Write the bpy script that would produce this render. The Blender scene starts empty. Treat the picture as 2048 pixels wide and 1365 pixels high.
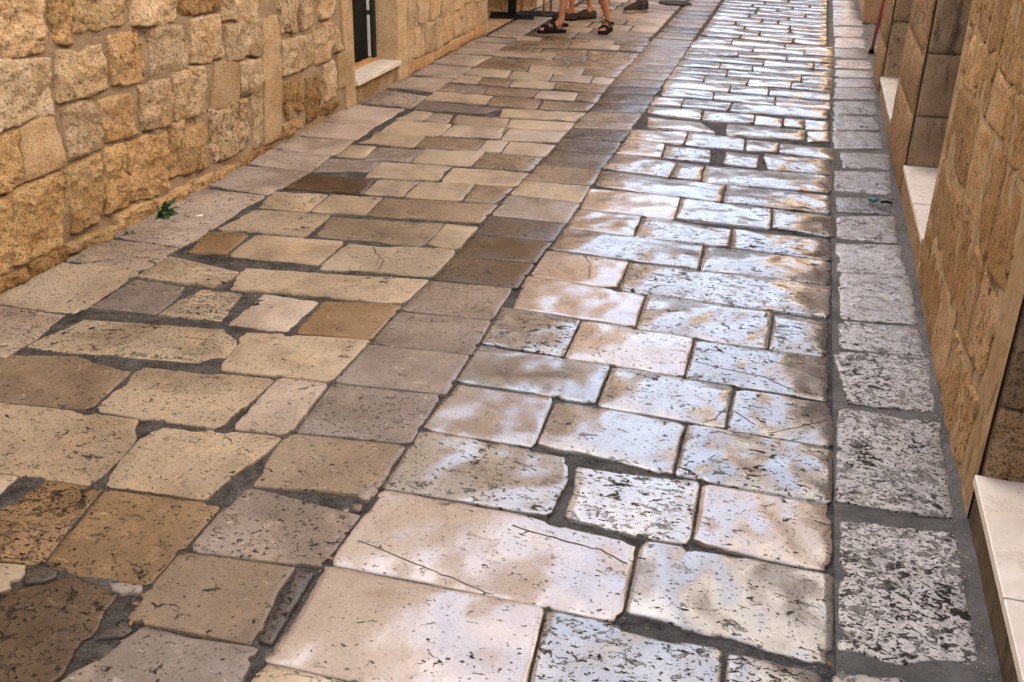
import bpy, bmesh, math, random
from mathutils import Vector, Matrix, noise
random.seed(11)
S = bpy.context.scene
COL = S.collection

# ---------------------------------------------------------------- camera
EYE = 1.7
F_PX, CX, CY = 2080.0, 1024.0, 682.5
dX = Vector((0.9640882, 0.13337508, -0.22966287))
dY = Vector((0.26466898, -0.41084511, 0.87244291))
dN = Vector((-0.02200628, 0.90189655, 0.43139117))
cam = bpy.data.cameras.new('camera')
cam.sensor_width = 36.0
cam.lens = F_PX / 2048.0 * 36.0
cam.clip_start, cam.clip_end = 0.05, 2000.0
camo = bpy.data.objects.new('camera', cam)
COL.objects.link(camo)
camo.matrix_world = Matrix(((dX[0], -dX[1], -dX[2], 0), (dY[0], -dY[1], -dY[2], 0), (-dN[0], dN[1], dN[2], EYE), (0, 0, 0, 1)))
S.camera = camo

# ---------------------------------------------------------------- sky, sun, exposure
SUN_EL, SUN_AZ = 50.0, -60.0        # azimuth from +Y (along the street), clockwise; -90 = from the left houses
W = bpy.data.worlds.new('World'); S.world = W; W.use_nodes = True
nt = W.node_tree
sky = nt.nodes.new('ShaderNodeTexSky'); sky.sky_type = 'NISHITA'; sky.sun_disc = False
sky.sun_elevation = math.radians(SUN_EL); sky.sun_rotation = math.radians(SUN_AZ)
sky.air_density = 1.0; sky.dust_density = 4.5; sky.ozone_density = 0.6
nt.nodes['Background'].inputs[1].default_value = 0.096
nt.links.new(sky.outputs[0], nt.nodes['Background'].inputs[0])
sun = bpy.data.lights.new('sun', 'SUN'); sun.energy = 5.0; sun.angle = math.radians(0.6); sun.color = (1.0, 0.965, 0.91)
suno = bpy.data.objects.new('sun', sun); COL.objects.link(suno)
e, a = math.radians(SUN_EL), math.radians(SUN_AZ)
to_sun = Vector((math.sin(a) * math.cos(e), math.cos(a) * math.cos(e), math.sin(e)))
suno.rotation_euler = to_sun.to_track_quat('Z', 'Y').to_euler()
S.view_settings.view_transform = 'Standard'; S.view_settings.look = 'None'
S.view_settings.gamma = 1.0; S.view_settings.use_curve_mapping = False
S.view_settings.exposure = 2.98
S.cycles.max_bounces = 8; S.cycles.diffuse_bounces = 5; S.cycles.glossy_bounces = 3
S.cycles.caustics_reflective = False; S.cycles.caustics_refractive = False

XL, XR = -3.0, 0.63          # planes of the two house fronts
YA = 10.14                   # far corner of the near left house

# survey: the photograph's points put back on the plane they lie on
def ray(px, py):
    c = Vector((px - CX, py - CY, F_PX))
    return Vector((c.dot(dX), c.dot(dY), -c.dot(dN)))
def ground(px, py, z=0.0):
    r = ray(px, py); t = (z - EYE) / r.z
    return (r.x * t, r.y * t)
def wallpt(px, py, X):
    r = ray(px, py); t = X / r.x
    return (r.y * t, r.z * t + EYE)

# ---------------------------------------------------------------- helpers
def link(o, parent=None):
    COL.objects.link(o)
    if parent is not None: o.parent = parent
    return o
def mesh_obj(name, verts, faces, mat, parent=None, smooth=False, loc=None):
    me = bpy.data.meshes.new(name)
    if loc is not None:
        verts = [(v[0]-loc[0], v[1]-loc[1], v[2]-loc[2]) for v in verts]
    me.from_pydata([tuple(v) for v in verts], [], faces)
    bm = bmesh.new(); bm.from_mesh(me); bmesh.ops.recalc_face_normals(bm, faces=bm.faces); bm.to_mesh(me); bm.free()
    if smooth: me.polygons.foreach_set('use_smooth', [True]*len(me.polygons))
    if mat: me.materials.append(mat)
    o = bpy.data.objects.new(name, me)
    if loc is not None: o.location = loc
    return link(o, parent)
def empty(name, loc=(0,0,0), rz=0.0):
    o = bpy.data.objects.new(name, None); o.location = loc; o.rotation_euler.z = rz
    o.empty_display_size = 0.1
    return link(o)
def tag(o, label=None, cat=None, group=None, kind=None):
    if label: o['label'] = label
    if cat: o['category'] = cat
    if group: o['group'] = group
    if kind: o['kind'] = kind
    return o
class MB:
    """collects boxes, tubes and quads, then links them as ONE mesh object"""
    def __init__(s): s.v, s.f = [], []
    def box(s, x0, x1, y0, y1, z0, z1, bev=0.0, rot=None, at=None):
        bm = bmesh.new(); bmesh.ops.create_cube(bm, size=1)
        for v in bm.verts:
            v.co = Vector((x0 + (v.co.x+.5)*(x1-x0), y0 + (v.co.y+.5)*(y1-y0), z0 + (v.co.z+.5)*(z1-z0)))
        if bev: bmesh.ops.bevel(bm, geom=bm.edges[:], offset=bev, segments=2, affect='EDGES', profile=.5)
        if rot is not None:
            for v in bm.verts: v.co = rot @ v.co
        if at is not None:
            for v in bm.verts: v.co = v.co + Vector(at)
        s.bm(bm); return s
    def bm(s, bm):
        n = len(s.v); bm.verts.index_update()
        s.v += [v.co.copy() for v in bm.verts]; s.f += [[n+v.index for v in f.verts] for f in bm.faces]; bm.free()
    def tube(s, pts, rad, seg=10, cap=True):
        pts = [Vector(p) for p in pts]; n0 = len(s.v)
        if not hasattr(rad, '__len__'): rad = [rad]*len(pts)
        for i, p in enumerate(pts):
            t = (pts[min(i+1, len(pts)-1)] - pts[max(i-1, 0)]).normalized()
            u = t.cross(Vector((0, 0, 1)) if abs(t.z) < .9 else Vector((1, 0, 0))).normalized(); w = t.cross(u)
            for k in range(seg):
                a = 2*math.pi*k/seg
                r = rad[i] if not hasattr(rad[i], '__len__') else None
                ru, rw = (r, r) if r is not None else rad[i]
                s.v.append(p + u*math.cos(a)*ru + w*math.sin(a)*rw)
        for i in range(len(pts)-1):
            for k in range(seg):
                a, b = n0+i*seg+k, n0+i*seg+(k+1) % seg
                s.f.append([a, b, b+seg, a+seg])
        if cap:
            s.f.append([n0+k for k in range(seg)]); s.f.append([n0+(len(pts)-1)*seg+k for k in range(seg)])
        return s
    def quad(s, *p):
        n = len(s.v); s.v += [Vector(q) for q in p]; s.f.append(list(range(n, n+len(p)))); return s
    def build(s, name, mat, parent=None, smooth=False):
        return mesh_obj(name, s.v, s.f, mat, parent, smooth)
def fbm(p, f, o=3):
    v, a = 0.0, 1.0
    for i in range(o):
        v += a*noise.noise(Vector((p[0]*f+17.3*i, p[1]*f-5.1*i, p[2]*f+3.7*i))); a *= .5; f *= 2.03
    return v

# ---------------------------------------------------------------- materials
class NT:
    def __init__(s, name):
        s.m = bpy.data.materials.new(name); s.m.use_nodes = True; s.t = s.m.node_tree
        s.b = s.t.nodes['Principled BSDF']
    def n(s, kind, **kw):
        x = s.t.nodes.new('ShaderNode'+kind)
        for k, v in kw.items(): setattr(x, k, v)
        return x
    def set(s, sock, v):
        if hasattr(v, 'links') or isinstance(v, bpy.types.NodeSocket): s.t.links.new(v, sock)
        else: sock.default_value = v
    def pos(s, scale=(1,1,1), rnd=True):
        g = s.n('NewGeometry').outputs['Position']
        m = s.n('VectorMath', operation='MULTIPLY'); s.set(m.inputs[0], g); m.inputs[1].default_value = scale
        if not rnd: return m.outputs[0]
        oi = s.n('ObjectInfo'); k = s.n('Math', operation='MULTIPLY'); s.set(k.inputs[0], oi.outputs['Random']); k.inputs[1].default_value = 61.0
        a = s.n('VectorMath', operation='ADD'); s.set(a.inputs[0], m.outputs[0]); s.set(a.inputs[1], k.outputs[0])
        return a.outputs[0]
    def noise(s, vec, scale, detail=4.0, rough=.55, dist=0.0):
        x = s.n('TexNoise'); s.set(x.inputs['Vector'], vec); x.inputs['Scale'].default_value = scale
        x.inputs['Detail'].default_value = detail; x.inputs['Roughness'].default_value = rough; x.inputs['Distortion'].default_value = dist
        return x.outputs['Fac']
    def vor(s, vec, scale, feature='F1'):
        x = s.n('TexVoronoi', feature=feature); s.set(x.inputs['Vector'], vec); x.inputs['Scale'].default_value = scale
        return x.outputs['Distance']
    def math(s, op, a, b=0.0, c=None, clamp=False):
        x = s.n('Math', operation=op, use_clamp=clamp); s.set(x.inputs[0], a); s.set(x.inputs[1], b)
        if c is not None: s.set(x.inputs[2], c)
        return x.outputs[0]
    def ramp(s, v, lo, hi, a=0.0, b=1.0):
        x = s.n('MapRange', interpolation_type='SMOOTHSTEP'); s.set(x.inputs[0], v); s.set(x.inputs[1], lo); s.set(x.inputs[2], hi)
        x.inputs[3].default_value = a; x.inputs[4].default_value = b
        return x.outputs[0]
    def mix(s, f, a, b, mode='MIX'):
        x = s.n('Mix', data_type='RGBA', blend_type=mode); s.set(x.inputs[0], f); s.set(x.inputs[6], a); s.set(x.inputs[7], b)
        return x.outputs[2]
    def bump(s, h, dist, strength=1.0, nrm=None):
        x = s.n('Bump'); s.set(x.inputs['Height'], h); x.inputs['Distance'].default_value = dist; x.inputs['Strength'].default_value = strength
        if nrm is not None: s.set(x.inputs['Normal'], nrm)
        return x.outputs[0]
    def out(s, col, rough, nrm=None, spec=.5):
        s.set(s.b.inputs['Base Color'], col); s.set(s.b.inputs['Roughness'], rough); s.b.inputs['Specular IOR Level'].default_value = spec
        if nrm is not None: s.set(s.b.inputs['Normal'], nrm)
        return s.m
def c4(r, g, b): return (r, g, b, 1.0)

def pave_material(name, gloss, elong, pitscale, tool=0.0, spec=.5, coat=0.0, wavy=.02, chips=0.0, var=1.0):
    """worn limestone: tint and degree of pitting come from each stone (object colour and its alpha)"""
    N = NT(name)
    oi = N.n('ObjectInfo'); base = oi.outputs['Color']; al = oi.outputs['Alpha']
    p = N.pos(); q = N.pos(elong)
    big = N.noise(p, 2.6, 6, .62, .5)
    col = N.mix(N.ramp(big, .36, .66, 0, var), N.mix(1.0, base, c4(1.06, 1.05, 1.04), 'MULTIPLY'), N.mix(1.0, base, c4(.62, .58, .54), 'MULTIPLY'))
    warm = N.noise(p, 6.5, 6, .66)
    col = N.mix(N.ramp(warm, .50, .70, 0, .6*var), col, N.mix(1.0, base, c4(1.28, 1.16, .94), 'MULTIPLY'))
    fine = N.noise(p, 85, 7, .75)
    col = N.mix(N.ramp(fine, .42, .66, 0, .42), col, N.mix(1.0, base, c4(.42, .39, .36), 'MULTIPLY'))
    # cement and dirt lying in shallow worn patches
    pat = N.noise(p, 13, 10, .76, .3)
    th = N.math('MULTIPLY_ADD', al, -.15, .71)
    patch = N.ramp(pat, th, N.math('ADD', th, .025))
    col = N.mix(N.math('MULTIPLY', patch, .8), col, c4(.105, .096, .09))
    # pits, coarse and fine
    pn = N.noise(q, pitscale, 5.0, .70, .7)
    th2 = N.math('MULTIPLY_ADD', al, -.17, .672)
    pit = N.ramp(pn, th2, N.math('ADD', th2, .045))
    dens = N.ramp(N.noise(p, 4.5, 4, .6), .38, .60)
    pit = N.math('MULTIPLY', pit, N.math('MAXIMUM', dens, N.math('MULTIPLY', al, .75)))
    pf = N.noise(q, pitscale*3.2, 3.0, .6, .2)
    th3 = N.math('MULTIPLY_ADD', al, -.14, .690)
    pit2 = N.ramp(pf, th3, N.math('ADD', th3, .04))
    pit = N.math('MAXIMUM', pit, pit2)
    col = N.mix(N.math('MULTIPLY', pit, .96), col, c4(.018, .014, .012))
    if chips:
        cn = N.noise(N.pos((1.0, 1.6, 1.0)), 22, 6, .68, .5)
        col = N.mix(N.ramp(cn, .62, .66, 0, chips), col, N.mix(1.0, base, c4(2.1, 2.15, 2.25), 'MULTIPLY'))
    rv = N.noise(p, 5.0, 5, .6)
    r = N.ramp(rv, .35, .70, gloss, gloss+.14)
    r = N.math('ADD', r, N.math('MULTIPLY', fine, .05))
    hole = N.math('MAXIMUM', pit, patch)
    r = N.math('MAXIMUM', r, N.math('MULTIPLY', hole, .85))
    wave = N.noise(p, 2.8, 2.0, .45)
    nb = N.bump(wave, wavy, .9)
    nb = N.bump(N.noise(p, 26, 4, .6), .0006+.002*tool, .9, nb)
    nb = N.bump(N.math('SUBTRACT', 1.0, N.math('MAXIMUM', pit, N.math('MULTIPLY', patch, .5))), .005, 1.0, nb)
    nb = N.bump(fine, .0003 + .004*tool, .7, nb)
    m = N.out(col, r, nb, spec)
    N.set(N.b.inputs['Specular IOR Level'], N.math('MULTIPLY', N.math('SUBTRACT', 1.0, N.math('MULTIPLY', hole, .95)), spec))
    if coat:
        N.set(N.b.inputs['Coat Weight'], N.math('MULTIPLY', N.math('SUBTRACT', 1.0, hole), coat)); N.b.inputs['Coat Roughness'].default_value = .15; N.b.inputs['Coat IOR'].default_value = 1.7
        N.set(N.b.inputs['Coat Normal'], nb)
    return m
M_right = pave_material('polished_limestone', .17, (.62, 1.0, 1.0), 30, 0.0, .9, .72, .06, 0.0, .5)
M_left = pave_material('worn_limestone', .38, (.7, 1.0, 1.0), 34, 0.0, .30, 0.0, .02)
M_band = pave_material('dark_band_limestone', .20, (.8, 1.0, 1.0), 26, 0.0, .28, 0.0, .03, .55)
M_kerb = pave_material('tooled_limestone', .20, (.75, 1.0, 1.0), 36, 1.0, .9, .4, .02, 0.0, .6)

def mortar_material():
    N = NT('joint_mortar'); p = N.pos(rnd=False)
    side = N.n('SeparateXYZ'); N.set(side.inputs[0], p)
    f = N.ramp(side.outputs[0], -1.5, -.7)
    gz = N.ramp(N.noise(p, 11, 9, .78, .5), .34, .66)
    a = N.mix(gz, c4(.024, .020, .017), c4(.100, .088, .078))
    b = N.mix(gz, c4(.028, .028, .029), c4(.10, .10, .102))
    col = N.mix(f, a, b)
    col = N.mix(N.ramp(N.noise(p, 150, 4, .7), .52, .68, 0, .6), col, c4(.17, .16, .15))
    nb = N.bump(N.noise(p, 55, 8, .75), .014, 1.0)
    return N.out(col, .9, nb, .08)
M_mortar = mortar_material()

def wallstone_material(name, rough_d, contrast):
    N = NT(name); oi = N.n('ObjectInfo'); base = oi.outputs['Color']; al = oi.outputs['Alpha']
    p = N.pos()
    col = N.mix(N.ramp(N.noise(p, 5, 7, .68), .32, .68), N.mix(1.0, base, c4(.86, .76, .62), 'MULTIPLY'), N.mix(1.0, base, c4(1.14, 1.15, 1.18), 'MULTIPLY'))
    col = N.mix(N.ramp(N.noise(p, 15, 7, .72), .52, .72, 0, .65), col, N.mix(1.0, base, c4(1.0, .62, .26), 'MULTIPLY'))
    n2 = N.noise(p, 34, 10, .78, .4)
    th = N.math('MULTIPLY_ADD', al, -.15, .665)
    pits = N.ramp(n2, th, N.math('ADD', th, .07))
    col = N.mix(N.math('MULTIPLY', pits, contrast), col, N.mix(1.0, base, c4(.20, .145, .095), 'MULTIPLY'))  # dirt in the pits, darkened further to stand in for relief shading
    n3 = N.noise(p, 110, 6, .75)
    col = N.mix(N.ramp(n3, .535, .62, 0, contrast), col, N.mix(1.0, base, c4(.16, .11, .065), 'MULTIPLY'))
    col = N.mix(N.ramp(n3, .48, .36, 0, .55), col, N.mix(1.0, base, c4(1.4, 1.42, 1.45), 'MULTIPLY'))  # fine relief painted in: hollows darkened above, ridges brightened here
    soot = N.ramp(N.noise(p, 7, 9, .80), N.math('MULTIPLY_ADD', al, -.19, .745), .82, 0, .9)
    col = N.mix(soot, col, c4(.04, .032, .026))
    h = N.math('SUBTRACT', n2, N.math('MULTIPLY', pits, .6))
    nb = N.bump(h, rough_d, 1.0); nb = N.bump(n3, rough_d*.3, .9, nb)
    return N.out(col, .88, nb, .25)
M_rubble = wallstone_material('rough_rubble_stone', .05, .97)
M_ashlar = wallstone_material('smooth_cut_stone', .016, .75)

def render_material(name, c1, c2, c3, d=.004, stain=.0):
    N = NT(name); p = N.pos(rnd=False)
    col = N.mix(N.ramp(N.noise(p, 4, 7, .65), .3, .7), c1, c2)
    col = N.mix(N.ramp(N.noise(p, 17, 7, .7, .5), .50, .78, 0, .8), col, c3)
    if stain:
        st = N.noise(N.pos((9, 9, 2.2), rnd=False), 1.0, 8, .72, .6)
        col = N.mix(N.ramp(st, .52, .66, 0, stain), col, c4(.055, .04, .028))
    g1 = N.noise(p, 40, 8, .74); col = N.mix(N.ramp(g1, .54, .72, 0, .5), col, N.mix(1.0, col, c4(.35, .28, .2), 'MULTIPLY'))
    nb = N.bump(g1, d, .9); nb = N.bump(N.noise(p, 170, 4, .7), d*.35, .8, nb)
    return N.out(col, .92, nb, .12)
M_lime = render_material('lime_mortar', c4(.34, .235, .15), c4(.43, .315, .22), c4(.25, .145, .07), .025)
M_limeR = render_material('ochre_lime_mortar', c4(.45, .30, .15), c4(.58, .42, .25), c4(.30, .16, .06), .028, .85)
M_plaster = render_material('stained_plaster', c4(.27, .18, .11), c4(.40, .28, .18), c4(.15, .10, .06), .010, .8)
M_riser = render_material('dark_rubble', c4(.10, .075, .05), c4(.19, .14, .09), c4(.05, .04, .03), .02, .8)  # dark rough masonry of the near step riser
M_plain = render_material('house_front', c4(.54, .49, .43), c4(.60, .56, .50), c4(.46, .41, .34), .004)
M_cement = render_material('grey_cement', c4(.075, .074, .073), c4(.145, .142, .14), c4(.045, .044, .042), .014)

def simple(name, col, rough=.6, var=.25, scale=30, spec=.4, d=.0):
    N = NT(name); p = N.pos(rnd=False)
    nz = N.noise(p, scale, 5, .6)
    cc = N.mix(N.ramp(nz, .3, .7), c4(*[x*(1-var) for x in col]), c4(*[min(1, x*(1+var)) for x in col]))
    return N.out(cc, rough, N.bump(nz, d, .8) if d else None, spec)
def marble_material():
    N = NT('white_marble'); p = N.pos(rnd=False)
    col = N.mix(N.ramp(N.noise(p, 6, 5, .6, .5), .35, .7), c4(.56, .50, .43), c4(.68, .62, .55))
    sp = N.noise(p, 75, 4, .65)
    col = N.mix(N.ramp(sp, .64, .70, 0, .7), col, c4(.25, .21, .17))
    gr = N.noise(p, 9, 8, .75, .4)
    col = N.mix(N.ramp(gr, .52, .72, 0, .6), col, c4(.34, .27, .20))
    return N.out(col, .30, N.bump(sp, .0006, .5), .5)
M_marble = marble_material()
M_sillstone = render_material('worn_sill_stone', c4(.50, .44, .38), c4(.58, .52, .46), c4(.30, .24, .19), .004)
M_black = simple('black_rubber', (.007, .0065, .0065), .85, .25, 30, .1)
M_dark = simple('dark_interior', (.006, .006, .006), .9)  # near-black: puts unlit darkness into the room and drain surfaces
M_green = simple('dark_green_paint', (.006, .013, .009), .5)
M_skin = simple('skin', (.36, .16, .085), .55, .12, 20)
M_shoe = simple('grey_suede', (.04, .032, .027), .9, .35, 60, .05)
M_sole = simple('pale_sole', (.22, .19, .15), .7, .2)
M_wood = simple('varnished_wood', (.42, .22, .09), .45, .3, 25)
M_red = simple('red_paint', (.42, .012, .012), .4, .12)
M_iron = simple('cast_iron', (.03, .03, .032), .9, .3, 30, .2)
M_steel = simple('zinc', (.45, .45, .46), .4, .1)
M_leaf = simple('leaf_green', (.035, .075, .024), .55, .5, 60)
M_paper = simple('white_paper', (.75, .73, .70), .7, .08)
M_teal = simple('teal_wrapper', (.02, .10, .10), .4, .2)
M_blue = simple('navy_cloth', (.03, .04, .08), .9, .2)
M_cloth = simple('pale_cloth', (.45, .44, .42), .9, .1)
M_hair = simple('brown_hair', (.04, .025, .015), .7, .3)
M_drybits = simple('dry_leaf', (.16, .09, .035), .8, .5)
M_crack = simple('crack_dark', (.045, .036, .03), .95, .3)  # dark tone of the flat crack ribbons
# ---------------------------------------------------------------- a cut stone: Coons patch between its four edges, worn rim, ragged outline
def resample(pl, ts):
    ln = [0.0]
    for i in range(len(pl)-1): ln.append(ln[-1] + math.hypot(pl[i+1][0]-pl[i][0], pl[i+1][1]-pl[i][1]))
    L = ln[-1] or 1e-6; out = []
    for t in ts:
        d = t*L; i = 0
        while i < len(pl)-2 and ln[i+1] < d: i += 1
        k = (d-ln[i])/((ln[i+1]-ln[i]) or 1e-6)
        out.append((pl[i][0]+(pl[i+1][0]-pl[i][0])*k, pl[i][1]+(pl[i+1][1]-pl[i][1])*k))
    return out, L
def params(L, step, edge):
    e = min(edge/L, .18); n = max(2, int(round(L*(1-2*e)/step)))
    return [0.0, e*.4, e] + [e+(1-2*e)*i/n for i in range(1, n)] + [1-e, 1-e*.4, 1.0]
def plen(pl): return sum(math.hypot(pl[i+1][0]-pl[i][0], pl[i+1][1]-pl[i][1]) for i in range(len(pl)-1))
def stone(name, sides, mapf, hf, mat, col, parent, step=.02, edge=.012, drop=.006, depth=.05, rag=.005, rnd=.02, inset=0.0, grow=None):
    """sides: top, right, bottom, left polylines in the 2-D plane of the surface; mapf(a, b, h) puts them in space, hf(a, b, k) is the relief"""
    T, R, B, Lf = sides
    us = params(max(plen(T), plen(B)), step, edge); vs = params(max(plen(R), plen(Lf)), step, edge)
    cx = sum(p[0] for p in (T[0], T[-1], B[0], B[-1]))/4; cy = sum(p[1] for p in (T[0], T[-1], B[0], B[-1]))/4
    sd = random.random()*50
    def edgept(pl, ts):
        pts, L = resample(pl, ts); res = []
        for t, (x, y) in zip(ts, pts):
            d = min(t, 1-t)*L
            k = max(0.0, 1-d/(rnd*1.6+1e-4))
            dx, dy = cx-x, cy-y; m = math.hypot(dx, dy) or 1
            ng = noise.noise(Vector((x*20, y*20, sd)))*.45 + noise.noise(Vector((x*60, y*60, sd)))*.4 + noise.noise(Vector((x*130, y*130, sd)))*.3
            ch = max(0.0, noise.noise(Vector((x*7, y*7, sd+9)))-.28)*5
            off = inset + rag*(.35+ng+ch) + k*k*rnd*.75
            off = min(off, m*.3)
            x, y = x+dx/m*off, y+dy/m*off
            if grow: x, y = grow(x, y, (-dx/m, -dy/m))
            res.append((x, y))
        return res
    Tp, Bp, Rp, Lp = edgept(T, us), edgept(B, us), edgept(R, vs), edgept(Lf, vs)
    nu, nv = len(us), len(vs)
    V = []
    for j, v in enumerate(vs):
        for i, u in enumerate(us):
            if j == 0: a = Tp[i]
            elif j == nv-1: a = Bp[i]
            elif i == 0: a = Lp[j]
            elif i == nu-1: a = Rp[j]
            else:
                a = []
                for c in (0, 1):
                    s = (1-v)*Tp[i][c]+v*Bp[i][c]+(1-u)*Lp[j][c]+u*Rp[j][c]
                    s -= (1-u)*(1-v)*Tp[0][c]+u*(1-v)*Tp[-1][c]+(1-u)*v*Bp[0][c]+u*v*Bp[-1][c]
                    a.append(s)
            rim = min(i, j, nu-1-i, nv-1-j)
            d = {0: drop, 1: drop*.35}.get(rim, 0.0)
            pil = (1-(2*u-1)**4)*(1-(2*v-1)**4)
            V.append(mapf(a[0], a[1], hf(a[0], a[1], pil)-d))
    Fc = []
    for j in range(nv-1):
        for i in range(nu-1):
            k = j*nu+i; Fc.append((k, k+1, k+nu+1, k+nu))
    ring = [i for i in range(nu)] + [j*nu+nu-1 for j in range(1, nv)] + [(nv-1)*nu+i for i in range(nu-2, -1, -1)] + [j*nu for j in range(nv-2, 0, -1)]
    n0 = len(V); base = mapf(0, 0, 0); up = mapf(0, 0, -depth)
    dv = Vector(up)-Vector(base)
    for r in ring: V.append(tuple(Vector(V[r])+dv))
    m = len(ring)
    for i in range(m):
        a, b = i, (i+1) % m
        Fc.append((ring[b], ring[a], n0+a, n0+b))
    loc = mapf(cx, cy, 0)
    me = bpy.data.meshes.new(name)
    me.from_pydata([(p[0]-loc[0], p[1]-loc[1], p[2]-loc[2]) for p in V], [], Fc)
    pg = me.polygons[0].normal
    out = -dv.normalized()
    if sum(p.normal.dot(out) for p in me.polygons[:(nu-1)*(nv-1)]) < 0: me.flip_normals()
    me.polygons.foreach_set('use_smooth', [True]*len(me.polygons))
    me.materials.append(mat)
    o = bpy.data.objects.new(name, me); o.location = loc; o.color = col
    return link(o, parent)

def flat(a, b, h): return (a, b, h)
def leftwall(a, b, h): return (XL+h, a, b)
def rightwall(a, b, h): return (XR-h, a, b)

TINT = dict(w=(.135, .126, .119), k=(.222, .178, .152), g=(.085, .079, .075), t=(.115, .09, .075), x=(.085, .09, .10), W=(.265, .254, .244),
            y=(.30, .242, .172), o=(.185, .122, .066), b=(.175, .134, .096), n=(.065, .044, .028), v=(.185, .155, .137), p=(.325, .264, .212), u=(.060, .048, .041), r=(.36, .34, .32))
def parse(txt):
    for ln in txt.strip().replace('\n', ';').split(';'):
        t = ln.split()
        if not t: continue
        mids = [x for x in t if ':' in x]; t = [x for x in t if ':' not in x]
        nums = [float(x) for x in t[2:10]]
        md = {m[0]: tuple(float(z) for z in m[2:].split(',')) for m in mids}
        yield t[0], float(t[1]), [(nums[i], nums[i+1]) for i in range(0, 8, 2)], md
def jitter(c, s=.09):
    k = 1+random.uniform(-s, s); w = random.uniform(-.03, .03)
    return (c[0]*k*(1+w), c[1]*k, c[2]*k*(1-w))
def relief(seed, amp, dome, tilt):
    tx, ty, dz = (random.uniform(-tilt, tilt) for _ in range(3))
    def h(a, b, k): return dome*k + amp*(fbm((a, b, seed), 4.0, 2) + .35*noise.noise(Vector((a*14, b*14, seed)))) + dz*.3 + tx*math.sin(a*3+seed) + ty*math.sin(b*3-seed)
    return h
ALLQ = []      # outlines of every surveyed stone, so that neighbours keep a natural joint
def make_grow(me_i):
    x0, y0, x1, y1, _ = ALLQ[me_i]; pad = .06
    near = [q[4] for j, q in enumerate(ALLQ) if j != me_i and q[0] < x1+pad and q[2] > x0-pad and q[1] < y1+pad and q[3] > y0-pad]
    segs = [(a, b) for q in near for a, b in zip(q, q[1:]+q[:1])]
    def grow(x, y, n):
        # outward normal of the nearest side: use the axis direction the point faces
        best = None
        for d in ((1, 0), (-1, 0), (0, 1), (0, -1)):
            if d[0]*n[0]+d[1]*n[1] < .25: continue
            ox, oy = x-d[0]*.02, y-d[1]*.02
            for (a, b) in segs:
                ex, ey = b[0]-a[0], b[1]-a[1]; den = d[0]*ey-d[1]*ex
                if abs(den) < 1e-9: continue
                t = ((a[0]-ox)*ey-(a[1]-oy)*ex)/den; u = ((a[0]-ox)*d[1]-(a[1]-oy)*d[0])/den
                if 0 <= u <= 1 and 0 <= t < .08:
                    g = t-.02
                    if best is None or g < best[0]: best = (g, d)
        if best is None: return x, y
        g, d = best
        if g < .004: mv = g/2-.0022
        elif g < .038: mv = .39*g
        else: mv = .0148*max(0.0, (.070-g)/.032)
        return x+d[0]*mv, y+d[1]*mv
    return grow
def register(txt):
    n0 = len(ALLQ)
    for code, al, q, md in parse(txt):
        P = [ground(*p) for p in q]; M = {k: ground(*v) for k, v in md.items()}
        pl = [P[0]] + ([M['t']] if 't' in M else []) + [P[1]] + ([M['r']] if 'r' in M else []) + [P[2]] + ([M['b']] if 'b' in M else []) + [P[3]] + ([M['l']] if 'l' in M else [])
        ALLQ.append((min(p[0] for p in pl), min(p[1] for p in pl), max(p[0] for p in pl), max(p[1] for p in pl), pl))
    return n0
def paving(txt, name, mat, parent, amp=.0028, dome=.004, tilt=.002, rag=.005, rnd=.02, tool=0.0, n0=None):
    out = []
    for qi, (code, al, q, md) in enumerate(parse(txt)):
        P = [ground(*p) for p in q]; M = {k: ground(*v) for k, v in md.items()}
        if parent.name == 'left_kerb': P[0], P[3] = (XL-.03, P[0][1]), (XL-.03, P[3][1])
        TL, TR, BR, BL = P
        seg = lambda a, b, k: [a, M[k], b] if k in M else [a, b]
        y = (TL[1]+BR[1])/2
        st = .012 if y < 3.6 else .018 if y < 5.5 else .035 if y < 8 else .06
        sd = random.random()*90; hf = relief(sd, amp, dome, tilt)
        if tool:
            h0 = hf
            hf = lambda a, b, k, h0=h0, sd=sd: h0(a, b, k) + tool*(noise.noise(Vector((a*34, b*44, sd)))+.7*noise.noise(Vector((a*75, b*95, sd))))
        mt = M_band if (mat is M_left and code in 'nvbo') else mat
        o = stone(name, (seg(TL, TR, 't'), seg(TR, BR, 'r'), seg(BL, BR, 'b'), seg(TL, BL, 'l')), flat, hf, mt,
                  (*jitter(TINT[code]), al), parent, st, .006 if y < 6 else .010, .0035, .05, rag if y < 6 else rag*1.3, rnd, 0.0, make_grow(n0+qi) if n0 is not None else None)
        out.append(o)
    return out

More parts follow.
